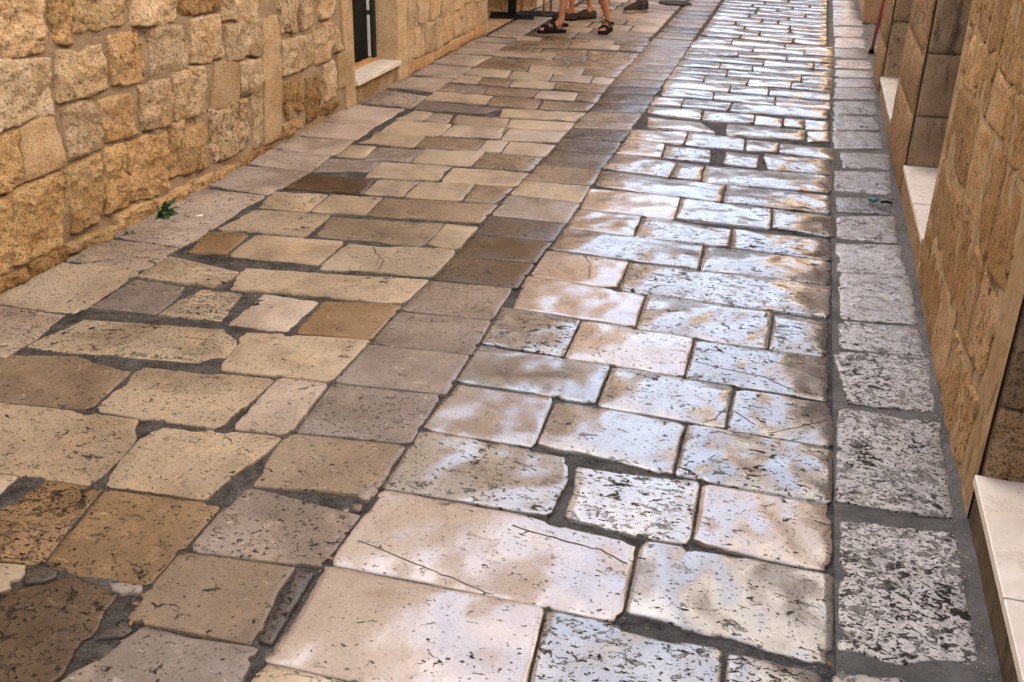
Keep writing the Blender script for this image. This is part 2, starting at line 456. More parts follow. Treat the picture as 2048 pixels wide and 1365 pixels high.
RIGHT = """
y .5 528 1332 700 1372 660 1450 480 1420;k .2 712 1374 1030 1448 1000 1520 680 1455
k .22 652 1132 1086 1220 1030 1440 534 1318;w .62 1096 1222 1435 1300 1420 1490 1050 1440 t:1262,1264;w .65 1468 1310 1632 1348 1650 1490 1442 1480
k .28 767 982 1265 1090 1238 1237 662 1127 t:1030,1032;w .4 1289 1084 1661 1149 1655 1325 1257 1226
w .45 842 863 1132 918 1098 1028 768 976 r:1128,960;W .62 1160 934 1396 967 1376 1083 1134 1034 b:1272,1070;k .35 1409 972 1655 1012 1657 1140 1391 1080
t .1 916 770 1104 799 1068 892 848 853;w .35 1114 805 1371 850 1345 946 1077 889;g .5 1377 851 1660 898 1657 1003 1351 949
x .25 962 692 1219 732 1191 806 915 762;w .4 1228 735 1466 775 1450 855 1196 809;g .45 1471 778 1657 805 1660 893 1454 858
g .6 1008 614 1160 641 1127 713 966 688;k .4 1165 643 1386 677 1367 751 1131 713;g .5 1391 682 1652 715 1655 802 1371 753
k .15 1060 553 1289 592 1270 652 1026 615;w .45 1296 588 1544 625 1534 695 1274 654;g .6 1550 628 1656 642 1650 712 1540 697
k .2 1093 501 1257 522 1232 574 1066 551;w .6 1262 524 1660 571 1655 633 1239 578
g .4 1130 457 1405 491 1396 537 1101 498;g .5 1412 493 1658 523 1657 568 1402 540
t .15 1162 418 1282 431 1267 472 1132 456;w .55 1287 434 1460 458 1456 492 1271 473;g .6 1469 458 1660 479 1660 520 1462 493
k .2 1181 378 1359 395 1347 436 1163 416;w .5 1365 397 1541 418 1538 458 1353 436;g .55 1549 420 1664 434 1664 474 1547 458
g .25 1204 342 1449 370 1439 401 1194 373;g .5 1455 370 1662 390 1660 426 1447 402
w .5 1231 309 1352 325 1338 354 1204 337;g .5 1356 326 1407 332 1400 360 1342 354;w .45 1411 331 1662 353 1660 385 1405 363
k .3 1254 278 1329 288 1319 314 1235 306;w .6 1334 290 1424 299 1421 325 1326 315;w .5 1452 304 1516 309 1514 335 1445 328;w .6 1529 308 1662 320 1662 348 1534 338
k .1 1264 259 1374 264 1365 288 1254 277;g .4 1379 266 1487 276 1484 300 1371 289;w .4 1497 280 1557 286 1553 304 1493 302;g .35 1562 287 1667 296 1667 318 1560 305
k .4 1296 234 1405 246 1432 267 1292 254;w .4 1454 249 1611 261 1608 279 1450 269;g .2 1616 262 1657 263 1656 283 1614 284
w .2 1299 213 1402 220 1399 240 1294 227;w .5 1412 222 1507 230 1505 246 1406 240;w .3 1514 230 1563 238 1563 253 1508 248;g .3 1570 235 1608 240 1608 257 1569 252;g .3 1611 239 1656 242 1656 260 1610 258
k .2 1311 194 1366 198 1361 212 1301 208;w .3 1371 199 1460 206 1454 221 1363 213;g .3 1468 206 1654 219 1654 236 1462 222
g .2 1330 175 1427 184 1424 197 1323 191;w .3 1432 185 1548 194 1547 210 1427 198;k .3 1555 195 1660 205 1658 218 1551 211
k .2 1335 160 1460 170 1454 183 1328 173;g .2 1465 170 1537 176 1536 190 1461 184;g .3 1541 177 1660 187 1660 201 1539 190
w .2 1344 145 1410 151 1405 162 1336 158;w .2 1414 152 1496 158 1491 170 1408 164;k .3 1500 158 1583 164 1580 175 1495 171;g .5 1586 165 1665 171 1664 184 1582 176
w .5 1352 133 1454 140 1450 151 1346 144;w .2 1458 141 1602 151 1601 163 1454 152;g .2 1605 152 1665 155 1664 169 1604 164
g .3 1362 118 1440 126 1437 136 1355 131;w .4 1444 127 1504 131 1502 141 1440 136;g .3 1508 131 1663 144 1663 153 1505 142
g .2 1370 109 1527 120 1524 130 1364 117;g .3 1531 121 1626 126 1625 137 1528 131;g .4 1629 126 1664 129 1664 141 1628 138
w .7 1379 95 1476 103 1473 112 1372 107;k .2 1480 103 1573 111 1571 119 1476 113;g .4 1577 111 1664 116 1664 126 1574 120
k .2 1388 84 1507 93 1502 102 1381 94;w .2 1511 94 1608 101 1606 110 1506 103;g .3 1612 102 1664 105 1664 114 1609 110
w .2 1398 73 1464 78 1460 87 1390 83;w .2 1468 78 1570 88 1568 96 1464 88;k .2 1574 88 1664 94 1664 103 1571 97
"""
LEFT = """
n .55 -60 1200 236 1192 95 1378 -200 1345 t:140,1157;u .5 68 1137 113 1149 91 1166 53 1165;v .4 216 1166 289 1173 275 1187 224 1182;u .4 241 1240 269 1258 240 1274 196 1281
y .2 -90 1117 50 1131 6 1182 -130 1185
o .75 93 962 205 977 82 1127 -150 1105;o .45 209 979 436 1010 296 1168 88 1130
p .3 -120 928 37 952 -8 995 -170 985
y .45 -80 795 278 840 180 970 -170 920 r:262,888;y .4 318 854 560 876 416 997 214 970 l:272,892
b .35 5 707 258 742 180 814 -90 793 t:150,712;y .45 286 734 545 760 440 853 200 818 b:300,838;p .35 561 760 650 768 575 867 470 856
y .6 168 637 447 657 434 729 54 693 r:478,688;y .3 492 666 740 682 662 762 441 738
v .35 272 561 370 575 312 630 183 618;y .7 402 578 487 589 438 642 312 630;p .2 524 589 632 603 574 662 456 648;o .25 652 603 802 611 742 677 595 665
y .55 345 513 478 545 434 573 277 554;y .35 490 536 857 560 806 606 462 577
o .05 421 465 495 470 448 508 373 506;y .25 512 471 687 483 634 529 459 513;y .35 702 487 914 501 867 553 638 536
y .5 507 420 659 430 610 472 437 459;b .25 668 433 888 447 842 491 633 471;y .15 894 449 956 455 914 499 859 489
y .45 549 383 654 389 615 423 518 414;y .35 662 389 762 395 730 429 622 422;b .25 768 397 992 409 957 446 734 430
n .3 618 348 747 359 724 388 570 377;p .3 760 359 837 363 804 393 728 388;y .1 842 364 949 370 922 402 812 394;b .1 954 371 1024 376 990 407 928 403
v .15 659 317 757 323 732 344 629 343;y .15 763 325 904 334 872 361 730 353;y .2 908 335 1058 346 1032 372 885 363
y .25 702 290 750 294 727 317 672 313;v .15 759 294 847 299 817 325 730 318;y .15 852 299 967 305 939 332 823 325;b .5 974 306 1084 315 1062 342 949 334
y .05 752 264 849 272 824 294 718 286;b .15 854 273 969 280 953 301 834 294;p .1 977 281 1017 283 999 305 954 302;p .1 1023 284 1112 290 1090 312 1004 306
y .1 792 240 904 248 877 271 757 263;p .15 909 251 1014 257 997 277 884 271;p .1 1019 258 1135 263 1115 285 1003 279
y .1 828 221 868 226 844 241 792 238;v .1 871 226 904 229 893 246 849 241;y .1 917 229 1017 238 1009 255 902 247;y .1 1023 238 1148 245 1136 261 1014 255
t .1 844 203 1001 218 970 229 829 220;y .15 1006 217 1172 225 1150 242 998 233
y .1 869 184 984 193 970 209 850 200;b .2 991 193 1082 198 1070 218 974 210;b .1 1090 202 1190 208 1175 222 1079 218
v .1 892 167 974 173 964 188 877 182;b .1 979 174 1078 180 1064 194 969 188;p .15 1081 181 1155 185 1148 201 1068 195;b .3 1160 185 1205 188 1192 206 1152 201
p .1 922 150 964 154 950 168 905 164;b .1 968 155 1024 159 1016 173 955 168;y .1 1028 160 1113 165 1104 178 1020 173;b .1 1117 165 1217 171 1207 186 1107 178
y .1 950 136 1022 142 1012 156 930 150;y .1 1028 143 1106 147 1097 162 1018 157;p .3 1110 148 1186 153 1178 166 1101 161;p .1 1189 154 1232 157 1220 170 1182 166
b .1 964 122 1060 130 1052 143 950 135;p .1 1063 131 1170 137 1162 150 1056 144;b .1 1173 137 1248 141 1235 155 1165 150
b .1 981 112 1033 118 1024 129 966 122;b .1 1037 118 1142 123 1133 134 1028 129;b .1 1146 123 1262 129 1249 140 1137 134
p .5 992 102 1113 108 1104 119 982 111;v .1 1116 109 1176 113 1168 123 1108 119;b .1 1180 113 1272 118 1263 128 1171 123
b .1 1010 92 1085 96 1078 106 995 101;b .1 1089 97 1175 101 1169 111 1082 106;b .1 1180 101 1278 106 1273 116 1173 111
b .1 1025 82 1140 87 1134 96 1012 91;p .1 1145 86 1240 91 1236 100 1138 96;v .1 1244 91 1290 93 1284 104 1240 100
p .1 1042 72 1085 75 1078 82 1030 80;b .1 1089 75 1178 79 1172 87 1082 83;p .1 1182 78 1230 80 1226 89 1176 86;b .6 1234 80 1303 83 1294 92 1230 89
"""
BAND = """
v .3 284 1257 510 1295 440 1425 75 1398;b .3 362 1108 588 1138 505 1288 254 1233;v .5 487 979 718 1030 640 1134 386 1098 t:600,1000
b .3 578 870 808 893 745 992 507 967;v .4 669 769 877 790 822 884 597 862;v .2 740 691 937 711 890 787 673 763
v .3 799 625 980 641 942 708 745 686;v .4 862 562 1024 577 982 639 806 619;n .35 912 514 1067 527 1030 576 867 558
n .35 947 471 1104 485 1069 526 915 512;u .4 983 433 1132 448 1107 482 950 469;v .15 1022 391 1158 406 1134 446 986 431
y .15 1048 362 1180 373 1160 404 1024 389;b .4 1078 330 1203 339 1181 371 1051 360;u .2 1108 300 1224 310 1203 338 1080 328
u .3 1126 275 1242 284 1225 309 1109 298;u .6 1146 256 1262 262 1243 283 1127 274;b .3 1160 240 1272 246 1262 261 1147 255
b .1 1178 222 1285 227 1273 245 1161 239;u .4 1197 205 1298 210 1286 226 1179 221;n .4 1207 186 1310 191 1299 209 1198 204
u .4 1218 172 1320 177 1310 190 1207 185;t .2 1233 156 1329 162 1320 176 1219 171;b .1 1246 142 1341 147 1330 161 1234 155
v .6 1260 128 1351 133 1341 146 1247 141;v .1 1276 113 1363 118 1352 132 1261 127;v .2 1294 92 1375 96 1364 117 1277 112;v .1 1307 77 1384 82 1376 95 1296 91
"""
KERB_L = """
p .6 -40 608 128 633 10 716 -150 700;y .45 166 529 279 542 150 626 3 606;p .5 235 481 357 498 283 540 172 525
p .5 436 380 526 392 361 495 252 476;p .4 514 333 618 345 535 388 440 373;p .5 567 301 660 313 620 343 519 330
p .3 607 274 707 282 667 310 572 299;p .25 667 245 749 254 712 279 612 271;p .3 729 211 809 219 752 252 672 244
p .7 779 180 854 192 819 216 737 206;p .35 832 154 904 159 867 184 797 176;p .3 874 130 944 135 909 157 837 151
p .2 905 109 985 113 948 133 878 127;p .2 925 96 1002 101 988 111 908 106;p .2 947 84 1026 89 1005 99 928 95;p .2 967 73 1043 78 1029 87 950 82
"""
KERB_R = """
W .75 1673 1338 1960 1385 1985 1500 1672 1480;r .85 1688 1042 1911 1066 1961 1330 1686 1300 b:1790,1326;W .8 1684 818 1880 846 1910 1042 1676 1005
W .8 1672 705 1858 715 1873 827 1694 806;W .7 1680 642 1836 656 1858 711 1682 695;W .6 1681 546 1818 554 1838 648 1682 635
W .6 1676 487 1803 492 1814 549 1678 542;W .7 1676 432 1791 435 1797 486 1679 478;g .6 1676 394 1789 397 1791 430 1677 425
W .7 1672 342 1781 345 1788 390 1672 382;W .7 1682 304 1776 309 1782 339 1684 336;W .7 1668 262 1762 266 1767 299 1668 298
W .7 1668 231 1755 234 1760 261 1668 259;W .7 1669 203 1752 204 1756 230 1668 229;W .6 1672 176 1752 177 1752 200 1670 199
W .4 1671 157 1753 159 1752 174 1672 174;W .4 1673 140 1754 143 1755 156 1672 155;W .4 1672 120 1748 121 1752 138 1672 136
g .2 1670 97 1741 99 1745 117 1671 116;W .2 1668 76 1737 77 1739 96 1669 95;W .3 1666 53 1733 55 1736 74 1667 74;W .3 1665 38 1727 39 1731 52 1666 51
"""

# ---------------------------------------------------------------- the ground
gr = mesh_obj('ground', [(-400, -400, -.09), (400, -400, -.09), (400, 600, -.09), (-400, 600, -.09)], [(0, 1, 2, 3)], M_cement)
tag(gr, kind='structure')
def sheet(name, x0, x1, ys, zf, mat, step, parent=None):
    nx = max(2, int((x1-x0)/step)); V, Fc = [], []
    for y in ys:
        for i in range(nx+1):
            x = x0+(x1-x0)*i/nx; V.append((x, y, zf(x, y)))
    for j in range(len(ys)-1):
        for i in range(nx):
            k = j*(nx+1)+i; Fc.append((k, k+1, k+nx+2, k+nx+1))
    return mesh_obj(name, V, Fc, mat, parent, True)
def yrange(a, b):
    o, y = [a], a
    while y < b:
        y += .025 if y < 4 else .045 if y < 7 else .1 if y < 16 else 1.0
        o.append(min(y, b))
    return o
def bedz(x, y): return (-.0075 if x < -1.4 else -.011) + .006*fbm((x, y, 3.3), 7.0, 3)
street = tag(sheet('street', -2.62, .27, yrange(-1.0, 60.0), bedz, M_mortar, .035), kind='structure')
lkerb = tag(sheet('left_kerb', -3.35, -2.62, yrange(-1.0, 60.0), lambda x, y: bedz(x, y)+.001, M_mortar, .035), kind='structure')
rkerb = tag(sheet('right_kerb', .27, .74, yrange(-1.0, 60.0), lambda x, y: bedz(x, y)+.007+max(0, x-.575)*.16, M_cement, .03), kind='structure')
band = empty('drainage_band'); tag(band, kind='structure')

N_R, N_L, N_B, N_KL, N_KR = register(RIGHT), register(LEFT), register(BAND), register(KERB_L), register(KERB_R)
paving(RIGHT, 'paving_stone', M_right, street, .0042, .0055, .0030, .005, .004, 0.0, N_R)
paving(LEFT, 'paving_stone', M_left, street, .0030, .0025, .003, .008, .005, 0.0, N_L)
paving(BAND, 'band_stone', M_band, band, .0025, .0015, .001, .004, .003, 0.0, N_B)
paving(KERB_L, 'kerb_stone', M_left, lkerb, .004, .003, .002, .005, .004, .0012, N_KL)
paving(KERB_R, 'kerb_stone', M_kerb, rkerb, .004, .004, .002, .007, .006, .0040, N_KR)
# broken edge pieces beside the band
for txt, c in (("u .5 596 1139 630 1146 545 1290 514 1284", .0), ("v .5 777 945 772 960 735 1003 712 994 l:726,962", .0), ("v .4 705 1008 728 1006 722 1024 700 1022", 0), ("v .4 684 1016 700 1012 696 1028 678 1028", 0)):
    paving(txt, 'band_stone', M_band, band, .004, .001, .001, .006, .006, .004)

# rows beyond the surveyed ones, same bond
def far_rows(name, mat, parent, x0, x1, y0, y1, dep, cuts, cols, skew=-.11):
    y = y0
    while y < y1:
        d = random.uniform(*dep)
        xs = [x0]+sorted(x0+(x1-x0)*(c+random.uniform(-.09, .09)) for c in random.choice(cuts))+[x1]
        for a, b in zip(xs, xs[1:]):
            g = .008; f = lambda x, yy: (x, yy+skew*(x-x0))
            TL, TR, BR, BL = f(a+g, y+d-g), f(b-g, y+d-g), f(b-g, y+g), f(a+g, y+g)
            stone(name, ([TL, TR], [TR, BR], [BL, BR], [TL, BL]), flat, relief(random.random()*90, .003, .003, .002), mat,
                  (*jitter(TINT[random.choice(cols)], .12), random.uniform(.1, .35)), parent, .09, .016, .006, .05, .006, .02)
        y += d
far_rows('paving_stone', M_right, street, -1.0, .255, 10.92, 15.2, (.26, .36), [(.35, .66), (.5,), (.3, .62), (.42, .8)], 'wkgg')
far_rows('paving_stone', M_left, street, -2.60, -1.43, 10.28, 15.2, (.28, .38), [(.35, .7), (.3, .55, .8), (.45,)], 'ypbbv')
far_rows('band_stone', M_band, band, -1.41, -1.02, 10.58, 15.2, (.24, .42), [()], 'vbut', 0)
far_rows('kerb_stone', M_left, lkerb, -2.98, -2.64, 10.05, 15.2, (.24, .34), [()], 'ppy', 0)
far_rows('kerb_stone', M_kerb, rkerb, .30, .60, 12.7, 15.2, (.24, .34), [()], 'Wg', 0)

# cracks running through slabs
def crack(pts, w, parent):
    P = [ground(*p) for p in pts]; D = []
    for i in range(len(P)-1):
        n = max(2, int(math.hypot(P[i+1][0]-P[i][0], P[i+1][1]-P[i][1])/.02))
        for k in range(n): D.append((P[i][0]+(P[i+1][0]-P[i][0])*k/n, P[i][1]+(P[i+1][1]-P[i][1])*k/n))
    D.append(P[-1]); V, Fc = [], []
    dep = bpy.context.evaluated_depsgraph_get()
    for i, p in enumerate(D):
        t = Vector(D[min(i+1, len(D)-1)])-Vector(D[max(0, i-1)]); t.normalize(); nrm = Vector((-t.y, t.x))
        j = noise.noise(Vector((p[0]*40, p[1]*40, 1)))*.006
        ww = w*(.6+.6*abs(noise.noise(Vector((p[0]*25, p[1]*25, 5)))))
        for s in (-1, 1):
            x, y = p[0]+nrm.x*(j+s*ww), p[1]+nrm.y*(j+s*ww)
            hit, co, *_ = S.ray_cast(dep, Vector((x, y, .3)), Vector((0, 0, -1)), distance=.5)
            V.append((x, y, (co.z if hit else 0)+.0008))
    for i in range(len(D)-1): Fc.append((2*i, 2*i+1, 2*i+3, 2*i+2))
    mesh_obj('crack', V, Fc, M_crack, parent, True)
bpy.context.view_layer.update()
for pts, w in (([(716, 1082), (800, 1117), (900, 1156), (985, 1189)], .0022), ([(1024, 1053), (1120, 1082), (1200, 1103), (1255, 1127)], .003),
               ([(207, 980), (165, 1035), (120, 1085), (84, 1128)], .002), ([(744, 489), (752, 507), (768, 524), (757, 541)], .004),
               ([(1378, 720), (1450, 740), (1530, 757), (1600, 790)], .0025), ([(1168, 511), (1180, 528), (1178, 560)], .003),
               ([(1454, 815), (1430, 838), (1405, 848)], .0022), ([(1536, 722), (1600, 742), (1650, 762)], .002), ([(1536, 868), (1600, 858), (1655, 842)], .002),
               ([(1462, 820), (1490, 838), (1510, 852)], .002), ([(1206, 352), (1300, 362), (1440, 382)], .003)):
    crack(pts, w, street)
# ---------------------------------------------------------------- houses
def wall_grid(name, mapf, ys, zs, holes, amp, mat, parent, freq=9.0):
    idx, V, Fc = {}, [], []
    def edge_d(y, z):
        d = 1.0
        for (a, b, c, e) in holes:
            dx = max(a-y, 0, y-b); dz = max(c-z, 0, z-e); d = min(d, math.hypot(dx, dz))
        return d
    def vert(i, j):
        if (i, j) not in idx:
            y, z = ys[i], zs[j]
            k = min(1.0, edge_d(y, z)/.08) * (1.0 if z < 2 else .3)
            idx[(i, j)] = len(V); V.append(mapf(y, z, amp*k*(fbm((y, z, 7.7), freq, 3)-.1)))
        return idx[(i, j)]
    for i in range(len(ys)-1):
        for j in range(len(zs)-1):
            ym, zm = (ys[i]+ys[i+1])/2, (zs[j]+zs[j+1])/2
            if any(a < ym < b and c < zm < d for a, b, c, d in holes): continue
            Fc.append((vert(i, j), vert(i+1, j), vert(i+1, j+1), vert(i, j+1)))
    return mesh_obj(name, V, Fc, mat, parent, True)
def axis(segs, extra):
    o = set(round(e, 4) for e in extra)
    for a, b, st in segs:
        n = max(1, int(round((b-a)/st)))
        for i in range(n+1): o.add(round(a+(b-a)*i/n, 4))
    o = sorted(o); r = [o[0]]
    for v in o[1:]:
        if v-r[-1] > .006 or v in [round(e, 4) for e in extra]:
            r.append(v)
    return r
WT = dict(a=(.79, .575, .35), b=(.74, .495, .265), c=(.77, .575, .375), d=(.48, .30, .135), e=(.52, .385, .24), f=(.73, .485, .245), s=(.45, .32, .19))
def wallstones(txt, mapf, X, name, parent, prot=.020, default=None):
    for code, al, q, md in parse(txt):
        P = [wallpt(p[0], p[1], X) for p in q]
        P = [(y, max(z, -.03)) for y, z in P]
        TL, TR, BR, BL = P
        y = (TL[0]+BR[0])/2
        st = .010 if y < 5 else .015 if y < 7 else .03
        sd = random.random()*90
        smooth = code in 'se'
        pr = (prot*random.uniform(.75, 1.3) if not smooth else .018) * (1.0 if y < 7.2 else .45)
        rg = (.024 if not smooth else .007) * (1.0 if y < 7.2 else .5)
        def hf(a, b, k, sd=sd, pr=pr, rg=rg):
            rid = 1-abs(noise.noise(Vector((a*11, b*11, sd))))*2
            return pr*(k**.16) + rg*(fbm((a, b, sd), 10, 4)*.9 + .5*rid*noise.noise(Vector((a*6, b*6, sd))) + .34*noise.noise(Vector((a*70, b*70, sd)))) - .004
        stone(name, ([TL, TR], [TR, BR], [BL, BR], [TL, BL]), mapf, hf, M_ashlar if smooth else M_rubble, (*jitter(WT[code], .14), min(1.0, al+.12)), parent, st, .010, .008, .06, .014 if not smooth else .003, .004 if not smooth else .004, -.020)
LEFT_WALL = """
c .4 -110 -60 86 -60 82 103 -110 130;f .7 100 -40 138 -40 142 83 108 84;b .6 145 -40 245 -40 246 44 150 65;c .4 258 -40 350 -40 345 42 262 50
d .9 360 -40 435 -40 435 16 362 30;c .4 447 -40 520 -40 510 40 448 43;c .4 -110 135 92 118 100 230 -110 285;a .4 112 105 200 92 212 176 120 203
b .8 217 75 282 62 288 158 225 173;c .5 299 65 362 52 371 135 304 152;c .4 380 42 436 32 440 119 384 125;c .3 452 52 520 40 522 113 455 122
s .2 432 129 474 128 475 206 425 217;c .3 479 128 523 122 525 180 482 192;c .5 345 150 403 135 408 222 350 240;c .6 277 172 338 160 335 246 285 258
b .3 203 205 262 190 268 268 214 280;c .3 130 222 190 203 205 296 140 318;s .2 42 260 102 237 128 326 53 358;f .5 -110 305 35 263 45 365 -110 425
c .9 420 222 490 200 495 291 425 328;b .6 340 252 405 232 415 330 345 352;b .4 256 290 330 262 336 380 262 400;f .4 206 305 246 292 256 405 215 428
f .4 130 345 200 310 205 432 148 462;f .4 21 390 124 348 120 490 32 525;f .4 -110 450 18 393 30 530 -110 598
d .6 62 525 128 497 134 520 66 556;f .6 136 490 230 452 235 474 141 508;f .6 234 432 310 398 310 438 238 470;f .7 315 402 380 368 376 404 316 434;f .8 386 362 470 328 465 346 386 394
d .6 -110 600 56 532 62 556 -110 640;d .7 474 322 545 288 540 306 470 342;s .3 524 45 556 36 562 270 530 286;c .4 502 125 519 120 524 280 508 292
c .8 557 -40 592 -40 590 62 562 66;c .5 597 -40 628 -40 622 45 602 62;c .5 634 -40 668 -40 664 32 638 36;c .6 566 84 622 71 622 126 568 152
c .6 629 55 664 46 660 115 632 128;c .6 667 58 679 60 680 98 668 101;d .9 569 172 601 158 607 215 575 237;d .8 613 160 635 150 640 223 614 240
c .7 646 136 668 125 670 190 650 201;d .8 644 212 674 200 672 214 642 232;b .6 564 250 600 236 604 252 566 276;s .4 676 112 702 98 705 160 680 176
c .3 814 -30 834 -30 834 52 814 59;c .3 838 -30 858 -30 858 41 838 48;c .3 862 -30 881 -30 881 29 862 40;c .3 885 -30 906 -30 906 26 886 34
c .3 909 -30 929 -30 929 14 910 22;c .3 932 -30 972 -30 972 0 932 7;c .3 812 64 828 59 828 117 812 125;c .3 830 59 848 55 848 108 830 115
c .5 850 49 872 45 872 98 850 108;c .4 874 42 887 38 887 92 874 98;c .5 889 33 908 31 908 74 889 86;c .5 910 25 930 18 930 66 910 77;c .5 932 13 952 6 952 56 932 66;c .3 954 8 971 2 971 46 955 55
b .4 816 127 870 104 870 124 816 150;b .4 873 102 938 66 938 82 873 120;b .4 941 64 971 49 971 66 941 80
"""
HL, HR = 6.6, 8.2
lh = empty('stone_house', (-4.5, 3.0, 0))
lh.location = (0, 0, 0)
tag(lh, 'ochre rubble stone house on the left with open dark doorway and marble sill', 'house')
D0, D1, DS = 6.86, 7.70, .13          # doorway in the left house
ys = axis([(-8, 2.2, .6), (2.2, 7.0, .035), (7.0, YA, .06)], [D0, D1]); zs = axis([(-.06, 1.35, .035), (1.35, HL, .5)], [DS, 2.25])
zu = [z for z in zs if z >= 1.35-1e-6]; zl = [z for z in zs if z <= 1.35+1e-6]
wall_grid('wall', lambda a, b, h: leftwall(a, b, h-.008), ys, zl, [(D0, D1, DS, 2.25)], .022, M_lime, lh)
wall_grid('upper_wall', leftwall, ys, zu, [(D0, D1, DS, 2.25)], .010, M_plain, lh)
wallstones(LEFT_WALL, leftwall, XL, 'building_stone', lh)
# rubble carried on above and before the frame, as the wall goes on
def rubble(mapf, parent, y0, y1, z0, z1, w, h, tints, keep=lambda y, z: True, prot=.03, gap=.022, step=.03, al=(.3, .7), pw=.2):
    z = z0
    while z < z1-.05:
        hh = random.uniform(*h); y = y0
        while y < y1-.05:
            ww = min(random.uniform(*w), y1-y)
            if keep(y+ww/2, z+hh/2) and ww > .07:
                g = gap/2; j = lambda: random.uniform(-.03, .03)
                TL, TR, BR, BL = (y+g+j(), z+hh-g+j()), (y+ww-g+j(), z+hh-g+j()), (y+ww-g+j(), z+g+j()), (y+g+j(), z+g+j())
                sd = random.random()*90; pr = prot*random.uniform(.6, 1.2)
                hf = lambda a, b, k, sd=sd, pr=pr: pr*(k**pw) + .007*fbm((a, b, sd), 9, 3) + (.001 if pw < .5 else -.003)
                stone('building_stone', ([TL, TR], [TR, BR], [BL, BR], [TL, BL]), mapf, hf, M_rubble, (*jitter(WT[random.choice(tints)], .12), random.uniform(*al)), parent, step, .02, .012, .06, .016, .02)
            y += ww
        z += hh
rubble(leftwall, lh, 2.0, 3.15, .02, 1.1, (.2, .34), (.16, .24), 'abcf')
m = MB(); m.box(-6.2, XL-.5, -8, YA-.02, 0, HL-.01); m.build('core', M_plain, lh)
m = MB(); m.quad((XL, YA, 0), (-6.2, YA, 0), (-6.2, YA, HL), (XL, YA, HL)); m.build('side_wall', M_plain, lh); m = MB(); m.quad((XL, -8, 0), (-6.2, -8, 0), (-6.2, -8, HL), (XL, -8, HL)); m.build('side_wall', M_plain, lh)
m = MB(); m.box(-6.4, XL+.22, -8.1, YA+.1, HL, HL+.12); m.build('roof', simple('roof_tile', (.35, .16, .09), .9), lh)
# doorway: reveals, sill, riser, open leaf
RB = XL-.18
def slab(name, box, mat, parent, bev=.004):
    m = MB(); m.box(*box, bev=bev); return m.build(name, mat, parent)
slab('door_jamb', (XL-.45, XL+.014, D1, D1+.20, 0, 2.25), M_ashlar, lh, .012).color = (*WT['e'], .45)
slab('door_jamb', (XL-.45, XL+.012, D0-.17, D0, 0, 2.25), M_ashlar, lh, .012).color = (*WT['s'], .45)
slab('lintel', (XL-.45, XL+.016, D0-.25, D1+.25, 2.25, 2.5), M_ashlar, lh, .012).color = (*WT['e'], .2)
slab('riser', (XL-.45, XL-.006, D0+.001, D1-.001, -.02, DS-.001), M_ashlar, lh, .004).color = (.30, .20, .11, .5)
slab('door_sill', (RB+.02, XL+.028, D0+.004, D1+.015, DS, DS+.034), M_marble, lh, .003)
slab('threshold', (RB-.04, RB+.018, D0+.002, D1-.002, DS, DS+.05), M_wood, lh, .003)
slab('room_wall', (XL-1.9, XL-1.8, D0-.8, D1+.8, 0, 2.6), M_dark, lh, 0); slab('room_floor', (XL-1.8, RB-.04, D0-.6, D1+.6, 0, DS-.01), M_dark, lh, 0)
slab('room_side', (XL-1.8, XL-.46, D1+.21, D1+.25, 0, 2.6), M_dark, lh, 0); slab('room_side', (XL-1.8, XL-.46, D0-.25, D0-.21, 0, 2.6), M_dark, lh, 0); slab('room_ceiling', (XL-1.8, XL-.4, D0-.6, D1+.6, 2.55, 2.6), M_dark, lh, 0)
dl = slab('door', (XL-1.1, RB-.05, D1-.06, D1-.012, DS+.01, 2.2), M_green, lh, .004)
slab('door_frame', (RB-.048, RB+.012, D1-.05, D1-.002, DS+.05, 2.24), M_green, lh, .004)
rr = ray(740, 60); BX = rr.x/rr.y*(D1-.066)
for z0, z1 in ((DS+.06, .50), (.535, 1.3)): slab('pale_strip', (BX-.022, BX, D1-.072, D1-.061, z0, z1), M_steel, dl, .002)  # pale upright strips beside the open door leaf

# far left house and the recess before it, with the terrace
lf = empty('far_house'); tag(lf, 'pale stone house beyond the recess on the left', 'house')
YB = 12.15
wall_grid('wall', leftwall, axis([(YB, 18.5, .4)], []), axis([(-.05, HL, .4)], []), [], .01, M_plain, lf)
m = MB(); m.quad((-6.2, YB, -.05), (XL, YB, -.05), (XL, YB, HL), (-6.2, YB, HL)); m.build('side_wall', M_limeR, lf); m = MB(); m.quad((-6.2, 18.5, 0), (XL, 18.5, 0), (XL, 18.5, HL), (-6.2, 18.5, HL)); m.build('side_wall', M_plain, lf); m = MB(); m.quad((-3.9, YA, 0), (-3.9, YB, 0), (-3.9, YB, 9.5), (-3.9, YA, 9.5)); m.build('sun_block_wall', M_plain, lf)  # recess back wall unseen, drawn in and raised to block the sun
m = MB(); m.box(-6.4, XL+.2, YB-.1, 18.6, HL, HL+.12); m.build('roof', simple('roof_tile_far', (.35, .16, .09), .9), lf)
lo = empty('added_low_house'); tag(lo, 'added unseen low house on the left, keeping the far street darker', 'house')
m = MB(); m.box(-6.2, XL, 18.6, 44, 0, 4.2); m.build('wall', M_plain, lo)  # unseen house added to cut sun and dim reflections at the far end
m = MB(); m.box(-6.3, XL+.2, 18.62, 44.1, 4.2, 4.35); m.build('roof', simple('roof_tile_low', (.35, .16, .09), .9), lo)
fl = tag(mesh_obj('recess_floor', [(-3.9, YA, .004), (-3.0, YA, .004), (-3.0, YB, .004), (-3.9, YB, .004)], [(0, 1, 2, 3)], M_limeR), kind='structure')

